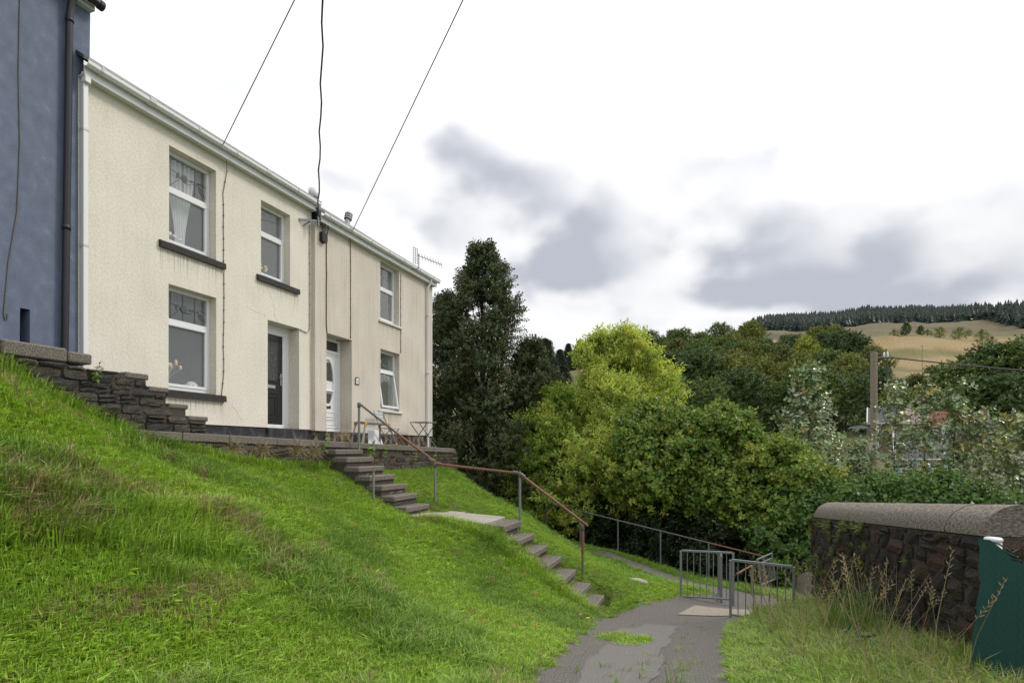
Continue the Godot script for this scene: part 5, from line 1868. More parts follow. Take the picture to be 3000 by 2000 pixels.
	var pc := [Color(0.21, 0.31, 0.11), Color(0.26, 0.34, 0.16), Color(0.34, 0.39, 0.25), Color(0.19, 0.28, 0.09), Color(0.23, 0.33, 0.12), Color(0.28, 0.35, 0.15), Color(0.33, 0.39, 0.22), Color(0.36, 0.33, 0.09)]
	var pops := [["tall poplar sapling left of the telegraph pole", 2.8, 22.3, 8.1, 1.75], ["shorter poplar sapling crowding the left one, nearer the hedge", 1.9, 21.5, 5.4, 1.3], ["poplar sapling just left of the telegraph pole, low crown", 4.2, 21.8, 5.2, 0.9], ["tallest poplar sapling right of the telegraph pole", 5.3, 22.1, 7.0, 0.9], ["poplar sapling second to the right of the telegraph pole", 6.05, 21.8, 6.6, 0.85], ["thin poplar shoot rising above the red roof", 6.7, 21.5, 6.5, 0.8], ["poplar sapling in front of the grey roof at the right", 7.4, 21.6, 5.7, 1.0], ["poplar sapling at the right edge behind the rubble wall", 8.1, 20.8, 5.4, 1.15], ["broad low poplar sapling at the far right edge", 9.0, 20.6, 4.9, 1.2]]
	for q in pops:
		tree("poplar_sapling", q[0], "tree", "poplar saplings behind the wall", on_ground(q[1], q[2]), q[3], [[0.1, 1.0 * q[4]], [0.35, 1.1 * q[4]], [0.6, 0.7 * q[4]], [0.8, 0.3 * q[4]], [1.0, 0.05]], 60 if q[1] < 4.0 else 30, 22 if q[1] < 4.0 else 10, poplar, M.leaf_gloss, pc, {"trunk": 0.045, "bough": 0.42, "up": 0.7, "squash": 1.0})

# ---------------------------------------------------------------- grass
func tuft(n: int, h: float, spread: float, w: float, bend: float, seed_: int) -> ArrayMesh:
	rng.seed = seed_
	var b := B.new()
	for i in n:
		var a := rng.randf() * TAU
		var r := spread * sqrt(rng.randf())
		var p := Vector3(cos(a) * r, -0.01, sin(a) * r)
		var a2 := a + rng.randf_range(-1.0, 1.0)
		var o := Vector3(cos(a2), 0, sin(a2))
		var hh := h * rng.randf_range(0.55, 1.15)
		var be := bend * rng.randf_range(0.2, 1.3)
		var s := Vector3(-o.z, 0, o.x).rotated(Vector3.UP, rng.randf_range(-0.8, 0.8)) * w * 0.5 * rng.randf_range(0.7, 1.3)
		var m := p + Vector3.UP * hh * 0.6 + o * hh * be * 0.3
		var tip := p + Vector3.UP * hh * (1.0 - be * 0.35) + o * hh * be
		b.col = Color.WHITE * rng.randf_range(0.7, 1.2)
		b.col.a = 1.0
		b.tri(p - s, p + s, m + s * 0.8)
		b.tri(p - s, m + s * 0.8, m - s * 0.8)
		b.tri(m - s * 0.8, m + s * 0.8, tip)
	return b.mesh()

func rosette(n: int, l: float, w: float, seed_: int) -> ArrayMesh:
	rng.seed = seed_
	var b := B.new()
	for i in n:
		var a := TAU * i / n + rng.randf_range(-0.3, 0.3)
		var d := Vector3(cos(a), rng.randf_range(0.15, 0.8), sin(a)).normalized()
		b.col = Color.WHITE * rng.randf_range(0.8, 1.15)
		b.col.a = 1.0
		leaf(b, Vector3(0, 0.005, 0), d, (Vector3.UP - d * d.y).normalized(), l * rng.randf_range(0.7, 1.2), w, 0.15, 0.3)
	return b.mesh()

func upright(p: Vector3, s: float, lean := 0.2) -> Transform3D:
	var y := Vector3(rng.randf_range(-lean, lean), 1, rng.randf_range(-lean, lean)).normalized()
	var x := y.cross(Vector3(cos(rng.randf() * TAU), 0.1, sin(rng.randf() * TAU))).normalized()
	return Transform3D(Basis(x * s, y * s, x.cross(y) * s), p)

func on_steps(x: float, s: float) -> bool:
	if s < 9.5 or s > 10.86:
		return false
	if x < -5.3:
		return s < 10.5 and s > 9.55
	if x < -3.7:
		return s > 9.8
	return x < -1.95 and s > 10.0 and s < 10.78

func grass() -> void:
	var patch := FastNoiseLite.new()
	patch.seed = 21
	patch.frequency = 0.45
	patch.fractal_octaves = 3
	var dry := FastNoiseLite.new()
	dry.seed = 22
	dry.frequency = 0.8
	dry.fractal_octaves = 4
	var d0 := dry
	var green := Color(0.25, 0.42, 0.042)
	var lush := Color(0.32, 0.49, 0.048)
	var deep := Color(0.17, 0.30, 0.034)
	var straw := Color(0.36, 0.29, 0.15)
	var kinds := [tuft(16, 0.075, 0.055, 0.0055, 0.9, 201), tuft(14, 0.10, 0.05, 0.006, 0.7, 202), tuft(18, 0.06, 0.06, 0.005, 1.0, 203), rosette(9, 0.07, 0.024, 204), rosette(9, 0.05, 0.028, 205), tuft(22, 0.2, 0.06, 0.007, 0.9, 206), rosette(9, 0.095, 0.032, 207)]
	var xf := [[], [], [], [], [], [], []]
	var col := [[], [], [], [], [], [], []]
	rng.seed = 12
	var want := 66000
	var tries := 0
	var got := 0
	while got < want and tries < 1200000:
		tries += 1
		var x := rng.randf_range(-7.38, -0.2)
		var s := rng.randf_range(0.6, 17.0)
		var dist := sqrt(x * x + s * s)
		if rng.randf() > pow(4.6 / maxf(4.6, dist), 1.3):
			continue
		# what lies wholly behind the picture's left edge or below it is left bare
		var zc := -x * 0.3426 + s * 0.9395
		var tc := (x * 0.9395 + s * 0.3426) / zc
		if zc < 1.5 or tc < -1.0 or tc > 0.5:
			continue
		if on_steps(x, s):
			continue
		var y := ground_at(x, s)
		if (1.319 / 1.7 * zc * -1.0) > y + 0.15 and zc < 3.0:
			continue
		var off := 1.0
		if x > -2.9 or s > 12.0:
			off = off_path(x, s)
			var island := pow((x + 1.15) / 0.3, 2) + pow((s - 7.4) / 0.55, 2) < 1.0 + d0.get_noise_2d(x * 3.0, s * 3.0)
			if off < -0.08 and rng.randf() > (0.6 if island else 0.012):
				continue
			if off < 0.1 and rng.randf() > 0.5 and not island:
				continue
		var n := patch.get_noise_2d(x, s)
		var d := dry.get_noise_2d(x * 1.3, s)
		var k := 0
		var r := rng.randf()
		if n > 0.05:
			k = 3 if r < 0.32 else (4 if r < 0.52 else (0 if r < 0.75 else 1))
		else:
			k = 0 if r < 0.38 else (1 if r < 0.66 else (2 if r < 0.82 else (3 if r < 0.93 else 4)))
		# long grass: along the steps, the lip of the lawn and the foot of the walls
		var lip := absf(x - (-4.75 - 0.25 * sin(s * 1.3)))
		var long := (lip < 0.3 and s < 5.3 and s > 1.0) or (x > -5.2 and x < -2.0 and s > 9.3 and s < 9.95) or x < -7.2 or (s < 5.5 and n < -0.1 and rng.randf() < 0.3)
		if long and rng.randf() < 0.4:
			k = 5
		elif dist < 9.0 and rng.randf() < (0.03 if n > 0.1 else 0.012) and off > 0.3:
			k = 6
		var c := green.lerp(lush, clampf(0.5 + n * 1.6, 0.0, 1.0))
		if n < 0.0:
			c = c.lerp(deep, clampf(-n * 2.2, 0.0, 0.8))
		var brown := clampf(d * 2.0 - 0.4, 0.0, 0.6) * (0.7 if s < 6.0 else 0.25)
		if x > -5.4 and x < -4.4 and s > 2.5 and s < 5.2 and d > -0.1:
			brown = maxf(brown, 0.45)
		if rng.randf() < brown + 0.035:
			c = straw
			if (k > 2 and k < 5) or k == 6:
				k = 2
		if s > 10.9:
			c = c.lerp(lush, 0.5)
			if k == 5:
				k = 0
		xf[k].append(upright(V(x, y, s), rng.randf_range(0.75, 1.25) * (0.8 if s > 10.9 else 1.0), 0.25))
		col[k].append(shade(c, 0.28))
		got += 1
	var names := ["lawn_grass", "lawn_grass", "lawn_grass", "lawn_weeds", "lawn_weeds", "lawn_tussocks", "lawn_weeds"]
	for k in 7:
		tag(many(names[k], kinds[k], M.grass, xf[k], col[k]), ["short green grass of the sloping lawn", "taller grass blades mixed through the sloping lawn", "flat fine grass of the sloping lawn", "narrow leaved weeds growing in the lawn", "broad leaved clover weeds growing in the lawn", "long grass tussocks along the lawn edges and steps", "large leaved dock and dandelion weeds spread over the lawn"][k], "grass", "", "stuff")

	# rough verge between path and rubble wall
	kinds = [tuft(18, 0.17, 0.07, 0.008, 1.1, 211), tuft(14, 0.34, 0.07, 0.007, 1.0, 212), rosette(9, 0.14, 0.055, 213), tuft(26, 0.7, 0.1, 0.005, 0.75, 214), tuft(12, 0.4, 0.08, 0.004, 1.1, 215)]
	xf = [[], [], [], [], []]
	col = [[], [], [], [], []]
	for i in 13000:
		var x := rng.randf_range(-0.05, 1.95)
		var s := rng.randf_range(2.6, 12.5)
		var face := 1.9 - (s - 5.42) * 0.0985
		if x > face - 0.03 or (s < 5.4 and x > 1.75) or off_path(x, s) < 0.02:
			continue
		if s > 10.3 and x < 1.15:
			continue
		if s < 4.0 and rng.randf() < 0.5:
			continue
		var u := x / face
		var k := 0
		var r := rng.randf()
		if u < 0.35:
			k = 0 if r < 0.5 else 2
		else:
			k = 1 if r < 0.3 else (0 if r < 0.68 else (2 if r < 0.86 else 4))
		if k == 1 and u < 0.35:
			k = 0
		var c := deep.lerp(lush, rng.randf() * 0.8)
		if k == 4:
			c = straw
		elif rng.randf() < 0.16 + 0.15 * u:
			c = straw.lerp(green, 0.3)
		xf[k].append(upright(on_ground(x, s), rng.randf_range(0.55, 1.05) * (0.8 if s < 7.0 else 1.0), 0.35))
		col[k].append(shade(c, 0.3))
	for i in 16:
		xf[3].append(upright(on_ground(rng.randf_range(1.1, 1.5), rng.randf_range(6.5, 7.6)), rng.randf_range(0.9, 1.25), 0.25))
		col[3].append(shade(Color(0.17, 0.27, 0.05), 0.2))
	var vn := ["verge_grass", "verge_grass", "verge_weeds", "verge_tussock", "verge_straw"]
	for k in 5:
		tag(many(vn[k], kinds[k], M.grass, xf[k], col[k]), ["short rough grass on the verge beside the path", "tall grass on the verge below the rubble wall", "broad leaved weeds on the verge beside the path", "tall fine grass tussock in front of the rubble wall", "dry straw on the verge below the rubble wall"][k], "grass", "", "stuff")
	# dry stalks with seed heads
	var b := B.new()
	b.col = Color.WHITE
	b.tube([Vector3.ZERO, Vector3(0.03, 0.35, 0), Vector3(0.12, 0.72, 0)], [0.0025, 0.002, 0.0012], 4, false)
	for i in 9:
		var t := i / 8.0
		var p := Vector3(0.085 + t * 0.035, 0.56 + t * 0.16, 0)
		leaf(b, p, Vector3(0.5 * (1 if i % 2 else -1), 0.8, rng.randf_range(-0.5, 0.5)).normalized(), Vector3.BACK, 0.035, 0.008, 0.1, 0.1)
	var sx := []
	var sc := []
	for i in 110:
		var x := rng.randf_range(0.45, 1.6)
		var s := rng.randf_range(4.6, 10.4)
		if x > 1.85 - (s - 5.42) * 0.0985:
			continue
		sx.append(upright(on_ground(x, s), rng.randf_range(0.7, 1.35), 0.45))
		sc.append(shade(Color(0.36, 0.28, 0.17), 0.25))
	for i in 30:
		sx.append(upright(on_ground(rng.randf_range(-7.0, -3.0), rng.randf_range(2.0, 6.5)), rng.randf_range(0.3, 0.6), 0.5))
		sc.append(shade(Color(0.3, 0.24, 0.13), 0.25))
	tag(many("seed_stalks", b.mesh(), M.grass, sx, sc), "dry grass stalks with pale seed heads on the verge", "grass", "", "stuff")
	# grass of the lower bank beyond the barriers
	xf = [[]]
	col = [[]]
	for i in 9000:
		var x := rng.randf_range(-9.0, 4.5)
		var s := rng.randf_range(13.0, 21.5)
		if off_path(x, s) < 0.05 or s > 17.5 - (x - 1.04) * 0.47:
			continue
		xf[0].append(upright(on_ground(x, s), rng.randf_range(0.5, 1.0), 0.3))
		col[0].append(shade(deep.lerp(green, rng.randf()), 0.3))
	tag(many("bank_grass", kinds[0], M.grass, xf[0], col[0]), "dark grass on the bank along the lower path", "grass", "", "stuff")

func small_plants() -> void:
	rng.seed = 44
	# hawkweed on its stalk, a few of the lawn's flowers
	for kind in 2:
		var proto: Node3D = null
		var label: String = ["orange hawkweed flower on thin stalk in the lawn", "small yellow flower on thin stalk in the grass"][kind]
		var spots: Array = [[[-3.2, 7.9], [-3.9, 8.2], [-4.4, 9.2], [-3.0, 8.8], [-2.6, 8.2], [-2.35, 7.6], [-2.2, 6.8], [-2.0, 6.3], [-2.15, 6.0], [-2.35, 5.6], [-6.9, 7.6], [-6.8, 8.4], [-6.9, 9.0], [-5.9, 9.2], [-5.7, 9.1], [-4.6, 7.4], [-5.2, 8.6], [-4.9, 6.9], [-3.6, 9.4], [-2.5, 9.3]], [[-6.9, 6.6], [-6.8, 6.8], [-6.95, 7.0], [-7.0, 6.75], [-6.7, 6.7], [-7.05, 7.1], [-6.85, 7.2], [-7.1, 6.9], [-3.2, 12.6], [-2.9, 12.9], [-4.6, 12.4], [-1.9, 8.0], [-1.7, 7.6], [-3.4, 13.2], [-5.4, 12.6], [0.7, 5.8]]][kind]
		for p in spots:
			var at := on_ground(p[0], p[1])
			if proto == null:
				proto = thing(["hawkweed", "yellow_flower"][kind], label, "flower", ["orange hawkweeds in the lawn", "yellow flowers in the grass"][kind], at)
				tube_obj("stalk", [Vector3(0, -0.02, 0), Vector3(0.01, 0.13, 0)], 0.0025, M.leaf_dull, proto, 4)
				var b := B.new()
				for i in 10:
					var a := TAU * i / 10.0
					leaf(b, Vector3(0.01, 0.13, 0), Vector3(cos(a), 0.35, sin(a)).normalized(), Vector3.UP, 0.022, 0.012, 0.1, 0.1)
				obj("petals", b, [M.orange, M.yellow_flower][kind], proto)
			else:
				var c := copy_of(proto, ["hawkweed", "yellow_flower"][kind])
				c.position = at
				c.rotation.y = rng.randf() * TAU
				c.scale = Vector3.ONE * rng.randf_range(0.8, 1.3)
	# fern tufts rooted in the rubble wall
	var fern := tuft(26, 0.11, 0.02, 0.010, 1.1, 301)
	var d := (V(1.39, 0, 10.6) - V(1.9, 0, 5.42))
	var n := Vector3(-1, 0, -0.0985).normalized()
	var label2 := ["small green fern tuft growing from the rubble wall face", "green fern tuft growing along the coping joint of the rubble wall"]
	var at2 := []
	for i in 17:
		at2.append([1, rng.randf_range(0.45, 1.0), -0.02 - rng.randf() * 0.12])
	for i in 26:
		at2.append([0, rng.randf_range(0.08, 1.0) if i < 8 else rng.randf_range(0.5, 1.0), rng.randf_range(-1.0, -0.2)])
	for q in at2:
		var f := thing("wall_fern", label2[q[0]], "fern", ["ferns in the wall face", "ferns along the coping"][q[0]])
		var p: Vector3 = V(1.9, 0, 5.42) + d * q[1]
		p.y = lerpf(-0.655, -1.085, q[1]) + q[2]
		f.transform = Transform3D(Basis.IDENTITY, p + n * 0.05)
		var mm := put("fronds", fern, M.tinted_fern, f)
		var y := (n * 0.9 + Vector3.UP * rng.randf_range(0.2, 0.9) + d.normalized() * rng.randf_range(-0.4, 0.4)).normalized()
		var x := y.cross(Vector3.FORWARD).normalized()
		var s := rng.randf_range(0.6, 1.3)
		mm.transform = Transform3D(Basis(x * s, y * s, x.cross(y) * s), n * 0.0)
	# dry clumps hanging over the terrace wall, and weeds in its cracks
	var clump := tuft(90, 0.3, 0.09, 0.006, 1.5, 302)
	var spots := [[7.15, -0.0, 0.6, "leftmost brown grass clump on the terrace wall, above yellow flowers"], [7.75, -0.02, 0.62, "brown grass clump on the terrace wall, second from left"], [8.6, -0.02, 0.75, "brown grass clump hanging on the terrace wall, third from left"], [9.05, -0.06, 0.7, "brown grass clump on the terrace wall just left of the steps"]]
	for q in spots:
		var f := thing("dry_grass_clump", q[3], "grass clump", "brown grass clumps on the terrace wall", V(XT + 0.04, q[1], q[0]))
		var mm := put("blades", clump, M.dry_blades, f)
		mm.transform = Transform3D(Basis(Vector3(0.4, -0.9, 0).normalized() * q[2], Vector3(0.9, 0.5, 0).normalized() * q[2], Vector3(0, 0, 1) * q[2] * 1.5), Vector3.ZERO)
	var weed := twig(22, 0.22, 0.07, 0.035, 0.3, 303)
	var ws := [["leafy weed on the terrace wall left of the top step", XT + 0.1, 0.05, 9.35, 1.3], ["leafy weed on the terrace wall right of the top steps", XT + 0.12, -0.25, 10.75, 2.0], ["bright weed in the terrace wall under the work platform", XT + 0.06, -0.08, 11.5, 1.0], ["weed in the terrace wall below the chair", XT + 0.06, -0.25, 12.9, 0.9], ["weed hanging in the terrace wall near its right end", XT + 0.06, -0.3, 13.9, 1.2], ["weed growing at the beige house door step", -8.3, 0.14, 11.3, 1.0], ["weed growing by the dark plinth between the doors", -8.4, 0.15, 10.4, 0.9], ["weed on the stepped wall above the drain hole", XT + 0.06, 0.92, 5.0, 0.9]]
	for q in ws:
		var f := thing("weed", q[0], "weed", "weeds in the walls", V(q[1], q[2], q[3]))
		var b := put("leaves", weed, M.weed_leaf, f)
		b.transform = Transform3D(Basis(Vector3.BACK, -0.4).scaled(Vector3.ONE * q[4]), Vector3(0, -0.05, 0))
	# a crushed green plastic net lying in the verge
	var l := thing("green_litter", "crumpled dark green plastic lying in the verge grass", "litter", "", on_ground(1.15, 6.0, 0.12))
	var b2 := B.new()
	for i in 16:
		var a := Vector3(rng.randf_range(-0.14, 0.14), rng.randf_range(-0.08, 0.12), rng.randf_range(-0.14, 0.14))
		b2.tri(a, a + Vector3(rng.randfn(), rng.randfn(), rng.randfn()) * 0.05, a + Vector3(rng.randfn(), rng.randfn(), rng.randfn()) * 0.05)
	obj("sheet", b2, M.bottle_green, l)

func pole() -> void:
	var base := V(6.1, 0, 28.85)
	base.y = -5.5
	var t := thing("telegraph_pole", "weathered wooden telegraph pole among the poplar saplings", "pole", "", base)
	var b := B.new()
	b.tube([Vector3(0, 0, 0), Vector3(0, 9.75, 0)], [0.16, 0.135], 12)
	obj("shaft", b, M.pole_wood, t)
	b = B.new()
	b.tube([Vector3(0.05, 9.5, 0), Vector3(0.55, 9.5, -0.1)], [0.02], 6)
	obj("crossarm", b, M.galv, t)
	for k in 2:
		b = B.new()
		b.lathe(Vector3(0.4 + 0.13 * k, 9.5, -0.08), [[0.03, 0.0], [0.055, 0.04], [0.03, 0.1], [0.05, 0.15], [0.02, 0.22], [0.0, 0.23]], 10)
		obj("insulator", b, M.porcelain, t)
	b = B.new()
	b.tube([Vector3(0.5, 9.45, -0.05), Vector3(0.5, 8.9, 0), Vector3(0.46, 8.4, 0.02), Vector3(0.62, 8.0, 0), Vector3(0.75, 7.65, 0)], [0.03, 0.04, 0.05, 0.05, 0.06], 7)
	obj("cable_end", b, M.cable, t)
	for y in [8.35, 8.1]:
		b = B.new()
		b.lathe(Vector3(0.22, y, 0.05), [[0.02, 0.0], [0.05, 0.02], [0.05, 0.07], [0.0, 0.09]], 8)
		obj("pot_insulator", b, M.pvc_beige, t)
	b = B.new()
	b.box(Vector3(-0.22, 5.65, 0.1), Vector3(0.36, 0.36, 0.2), 0.02)
	obj("fuse_box", b, M.pvc_beige, t)
	b = B.new()
	b.box(Vector3(0.02, 4.15, 0.16), Vector3(0.1, 0.1, 0.01))
	obj("sign_plate", b, M.white, t)
	b = B.new()
	b.tube([Vector3(-0.1, 5.9, 0.05), Vector3(-0.14, 6.3, 0.05), Vector3(-0.25, 6.45, 0.05), Vector3(-0.45, 6.5, 0.05)], [0.03], 8)
	var arm := obj("lamp_arm", b, M.galv, t)
	b = B.new()
	b.prism(PackedVector2Array([Vector2(-1.0, 0.0), Vector2(-0.8, 0.07), Vector2(-0.45, 0.11), Vector2(-0.3, 0.06), Vector2(-0.3, -0.02), Vector2(-0.6, -0.04)]), Vector3(0, 6.47, -0.05), Basis.IDENTITY, 0.2)
	obj("lamp_head", b, M.galv, arm)
	b = B.new()
	b.tube([Vector3(-0.1, 9.3, 0), Vector3(-2.6, 4.5, -1.2)], [0.012], 5)
	obj("stay_wire", b, M.cable, t)
	var w := []
	for i in 25:
		var u := i / 24.0
		w.append((base + Vector3(0.55, 9.5, -0.1)).lerp(V(22.0, 2.7, 31.0), u) - Vector3(0, sin(u * PI) * 0.35, 0))
	b = B.new()
	b.tube(w, [0.03], 6)
	tag(obj("overhead_cable", b, M.cable, null), "thick black cable running right from the telegraph pole", "cable")

# ---------------------------------------------------------------- the valley
const FX := [-2600.0, 1400.0, 1800.0, 2000.0, 2300.0, 2650.0, 3000.0, 5200.0]
const FZ := [20.0, 30.0, 60.0, 100.0, 150.0, 250.0, 400.0, 520.0, 600.0, 700.0, 800.0, 1000.0, 1400.0, 2500.0]
const FH := [
	[-6.5, -6.5, -7, 0, 9, 28, 54, 72, 82, 98, 108, 120, 115, 100], [-6.5, -6.5, -7, 0, 9, 28, 54, 72, 82, 98, 108, 120, 115, 100],
	[-6.5, -6.5, -7, 0, 9, 30, 60, 84, 96, 114, 124, 140, 135, 120], [-6.5, -6.5, -7, 0, 9, 30, 60, 97, 113, 136, 150, 172, 165, 150],
	[-6.5, -6.5, -8, -1, 8, 25, 52, 98, 112, 144, 158, 214, 200, 180], [-6.5, -6.5, -8, -1, 8, 27, 56, 102, 120, 154, 166, 228, 214, 190],
	[-6.5, -6.5, -8, -1, 8, 26, 54, 98, 118, 158, 175, 228, 215, 190], [-6.5, -6.5, -8, -1, 8, 26, 54, 98, 118, 158, 175, 228, 215, 190]]
var rough_hill := FastNoiseLite.new()

# height of the far slopes: bearing as picture abscissa, depth in metres
func far_h(px: float, z: float) -> float:
	var i := 0
	while i < FX.size() - 2 and px > FX[i + 1]:
		i += 1
	var k := 0
	while k < FZ.size() - 2 and z > FZ[k + 1]:
		k += 1
	var u := clampf((px - FX[i]) / (FX[i + 1] - FX[i]), 0.0, 1.0)
	var v := clampf((z - FZ[k]) / (FZ[k + 1] - FZ[k]), 0.0, 1.0)
	u = u * u * (3.0 - 2.0 * u)
	var h: float = lerpf(lerpf(FH[i][k], FH[i + 1][k], u), lerpf(FH[i][k + 1], FH[i + 1][k + 1], u), v)
	return h + rough_hill.get_noise_2d(px * 0.35, z) * minf(z * 0.006, 4.0)

func far_spot(px: float, z: float, lift := 0.0) -> Vector3:
	var p := eye_point(px, 1319.0, z)
	p.y = far_h(px, z) + lift
	return p

func hillside() -> void:
	rough_hill.seed = 8
	rough_hill.frequency = 0.02
	var zs := []
	var z := 20.0
	while z < 2500.0:
		zs.append(z)
		z *= 1.022
	var st := SurfaceTool.new()
	st.begin(Mesh.PRIMITIVE_TRIANGLES)
	st.set_smooth_group(0)
	var nx := 420
	var field := FastNoiseLite.new()
	field.seed = 61
	field.frequency = 0.02
	field.fractal_octaves = 4
	var gold := Color(0.33, 0.21, 0.07)
	var pale := Color(0.36, 0.27, 0.13)
	var olive := Color(0.15, 0.125, 0.055)
	var meadow := Color(0.12, 0.14, 0.04)
	var rock := Color(0.06, 0.055, 0.045)
	for zz in zs:
		for i in nx:
			var px := lerpf(-2400.0, 5200.0, i / (nx - 1.0))
			var p := far_spot(px, zz)
			var f := field.get_noise_3d(p.x * 0.6, p.y * 2.0, p.z * 0.6)
			var c := gold.lerp(pale, clampf(0.4 + f * 1.6, 0.0, 1.0))
			c = c.lerp(meadow, clampf(-f * 3.0 + 0.05, 0.0, 0.8))
			c = c.lerp(olive, smoothstep(530.0, 620.0, zz + f * 40.0))
			c = c.lerp(rock, smoothstep(0.1, 0.3, f) * smoothstep(620.0, 650.0, zz) * smoothstep(720.0, 690.0, zz))
			c = c.lerp(meadow, smoothstep(360.0, 280.0, zz))
			st.set_color(c)
			st.add_vertex(p)
	for k in zs.size() - 1:
		for i in nx - 1:
			var a := k * nx + i
			for q in [a, a + nx, a + 1, a + 1, a + nx, a + nx + 1]:
				st.add_index(q)
	st.generate_normals()
	tag(put("hillside", st.commit(), M.hill_grass), "", "", "", "structure")

func cone_tree(layers: int, seed_: int) -> ArrayMesh:
	# a spruce one metre tall: ragged skirts of branches
	rng.seed = seed_
	var b := B.new()
	for k in layers:
		var t := float(k) / layers
		var r := 0.27 * (1.0 - t) + 0.012
		var y0 := 0.06 + t * 0.88
		var y1 := minf(1.0, y0 + 0.24 * (1.0 - t * 0.4))
		var n := 9
		var ring := []
		for i in n:
			var a := TAU * i / n + k * 0.7
			var rr := r * rng.randf_range(0.7, 1.2)
			ring.append(Vector3(cos(a) * rr, y0 + rng.randf_range(-0.03, 0.02), sin(a) * rr))
		b.col = Color.WHITE * rng.randf_range(0.75, 1.2)
		b.col.a = 1.0
		for i in n:
			b.tri(ring[i], Vector3(0, y1, 0), ring[(i + 1) % n])
	return b.mesh()

func plantation() -> void:
	var m := cone_tree(8, 401)
	var xf := []
	var col := []
	rng.seed = 402
	for i in 13000:
		var px := rng.randf_range(2125.0, 3600.0)
		var z := rng.randf_range(770.0, 1060.0)
		if px > 2800.0 and rng.randf() < 0.55:
			z = rng.randf_range(640.0, 1060.0)
			if z < 640.0 + (3000.0 - px) * 0.5:
				continue
		if z < 1000.0 - (px - 2125.0) * 0.9:
			continue
		var h := rng.randf_range(14.0, 27.0)
		if px < 2180.0:
			h *= 0.7
		var p := far_spot(px, z, -1.0)
		xf.append(Transform3D(Basis(Vector3.UP, rng.randf() * TAU).scaled(Vector3(h, h, h)), p))
		col.append(shade(Color(0.022, 0.046, 0.032), 0.35))
	tag(many("conifer_plantation", m, M.leaf, xf, col), "dark conifer plantation along the crest of the far hill", "wood", "", "stuff")
	# single conifers at the left, beyond the birches
	var proto: Node3D = null
	for q in [[1600, 205, 20], [1580, 240, 17], [1640, 240, 15], [1665, 330, 15], [1700, 340, 17], [1735, 350, 16], [1760, 380, 15], [1790, 390, 14], [1820, 420, 15], [1690, 420, 14], [1745, 440, 16], [1850, 440, 14], [1560, 215, 15]]:
		var p := far_spot(q[0], q[1], -0.5)
		var t: Node3D
		if proto == null:
			proto = thing("conifer_tree", "", "tree")
			t = proto
			var b := B.new()
			b.tube([Vector3(0, 0, 0), Vector3(0, 0.95, 0)], [0.02, 0.003], 6)
			obj("trunk", b, M.bark, t)
			var xs := []
			var cs := []
			rng.seed = 403
			var tw := twig(14, 0.05, 0.035, 0.012, 0.3, 404)
			rng.seed = 405
			for i in 1100:
				var y := pow(rng.randf(), 1.3)
				var r := 0.36 * (1.0 - y) * sqrt(rng.randf_range(0.15, 1.0)) + 0.01
				var a := rng.randf() * TAU
				var yy := Vector3(cos(a), -0.1, sin(a)).normalized()
				var xx := yy.cross(Vector3.UP).normalized()
				xs.append(Transform3D(Basis(xx, yy, xx.cross(yy)).scaled(Vector3.ONE * rng.randf_range(0.7, 1.5)), Vector3(cos(a) * r, 0.05 + y * 0.95, sin(a) * r)))
				cs.append(shade(Color(0.035, 0.062, 0.036), 0.3))
			many("crown", tw, M.leaf, xs, cs, t)
		else:
			t = copy_of(proto, "conifer_tree")
		t.position = p
		t.scale = Vector3.ONE * q[2]
		t.rotation.y = q[0]
		tag(t, "dark conifer on the far slope left of the wood" if q[1] > 230 else "largest dark conifer showing right of the birch trees" if q[0] == 1600 else "dark conifer beside the largest one right of the birches", "tree", "conifers on the far slope")

var far_protos := {}

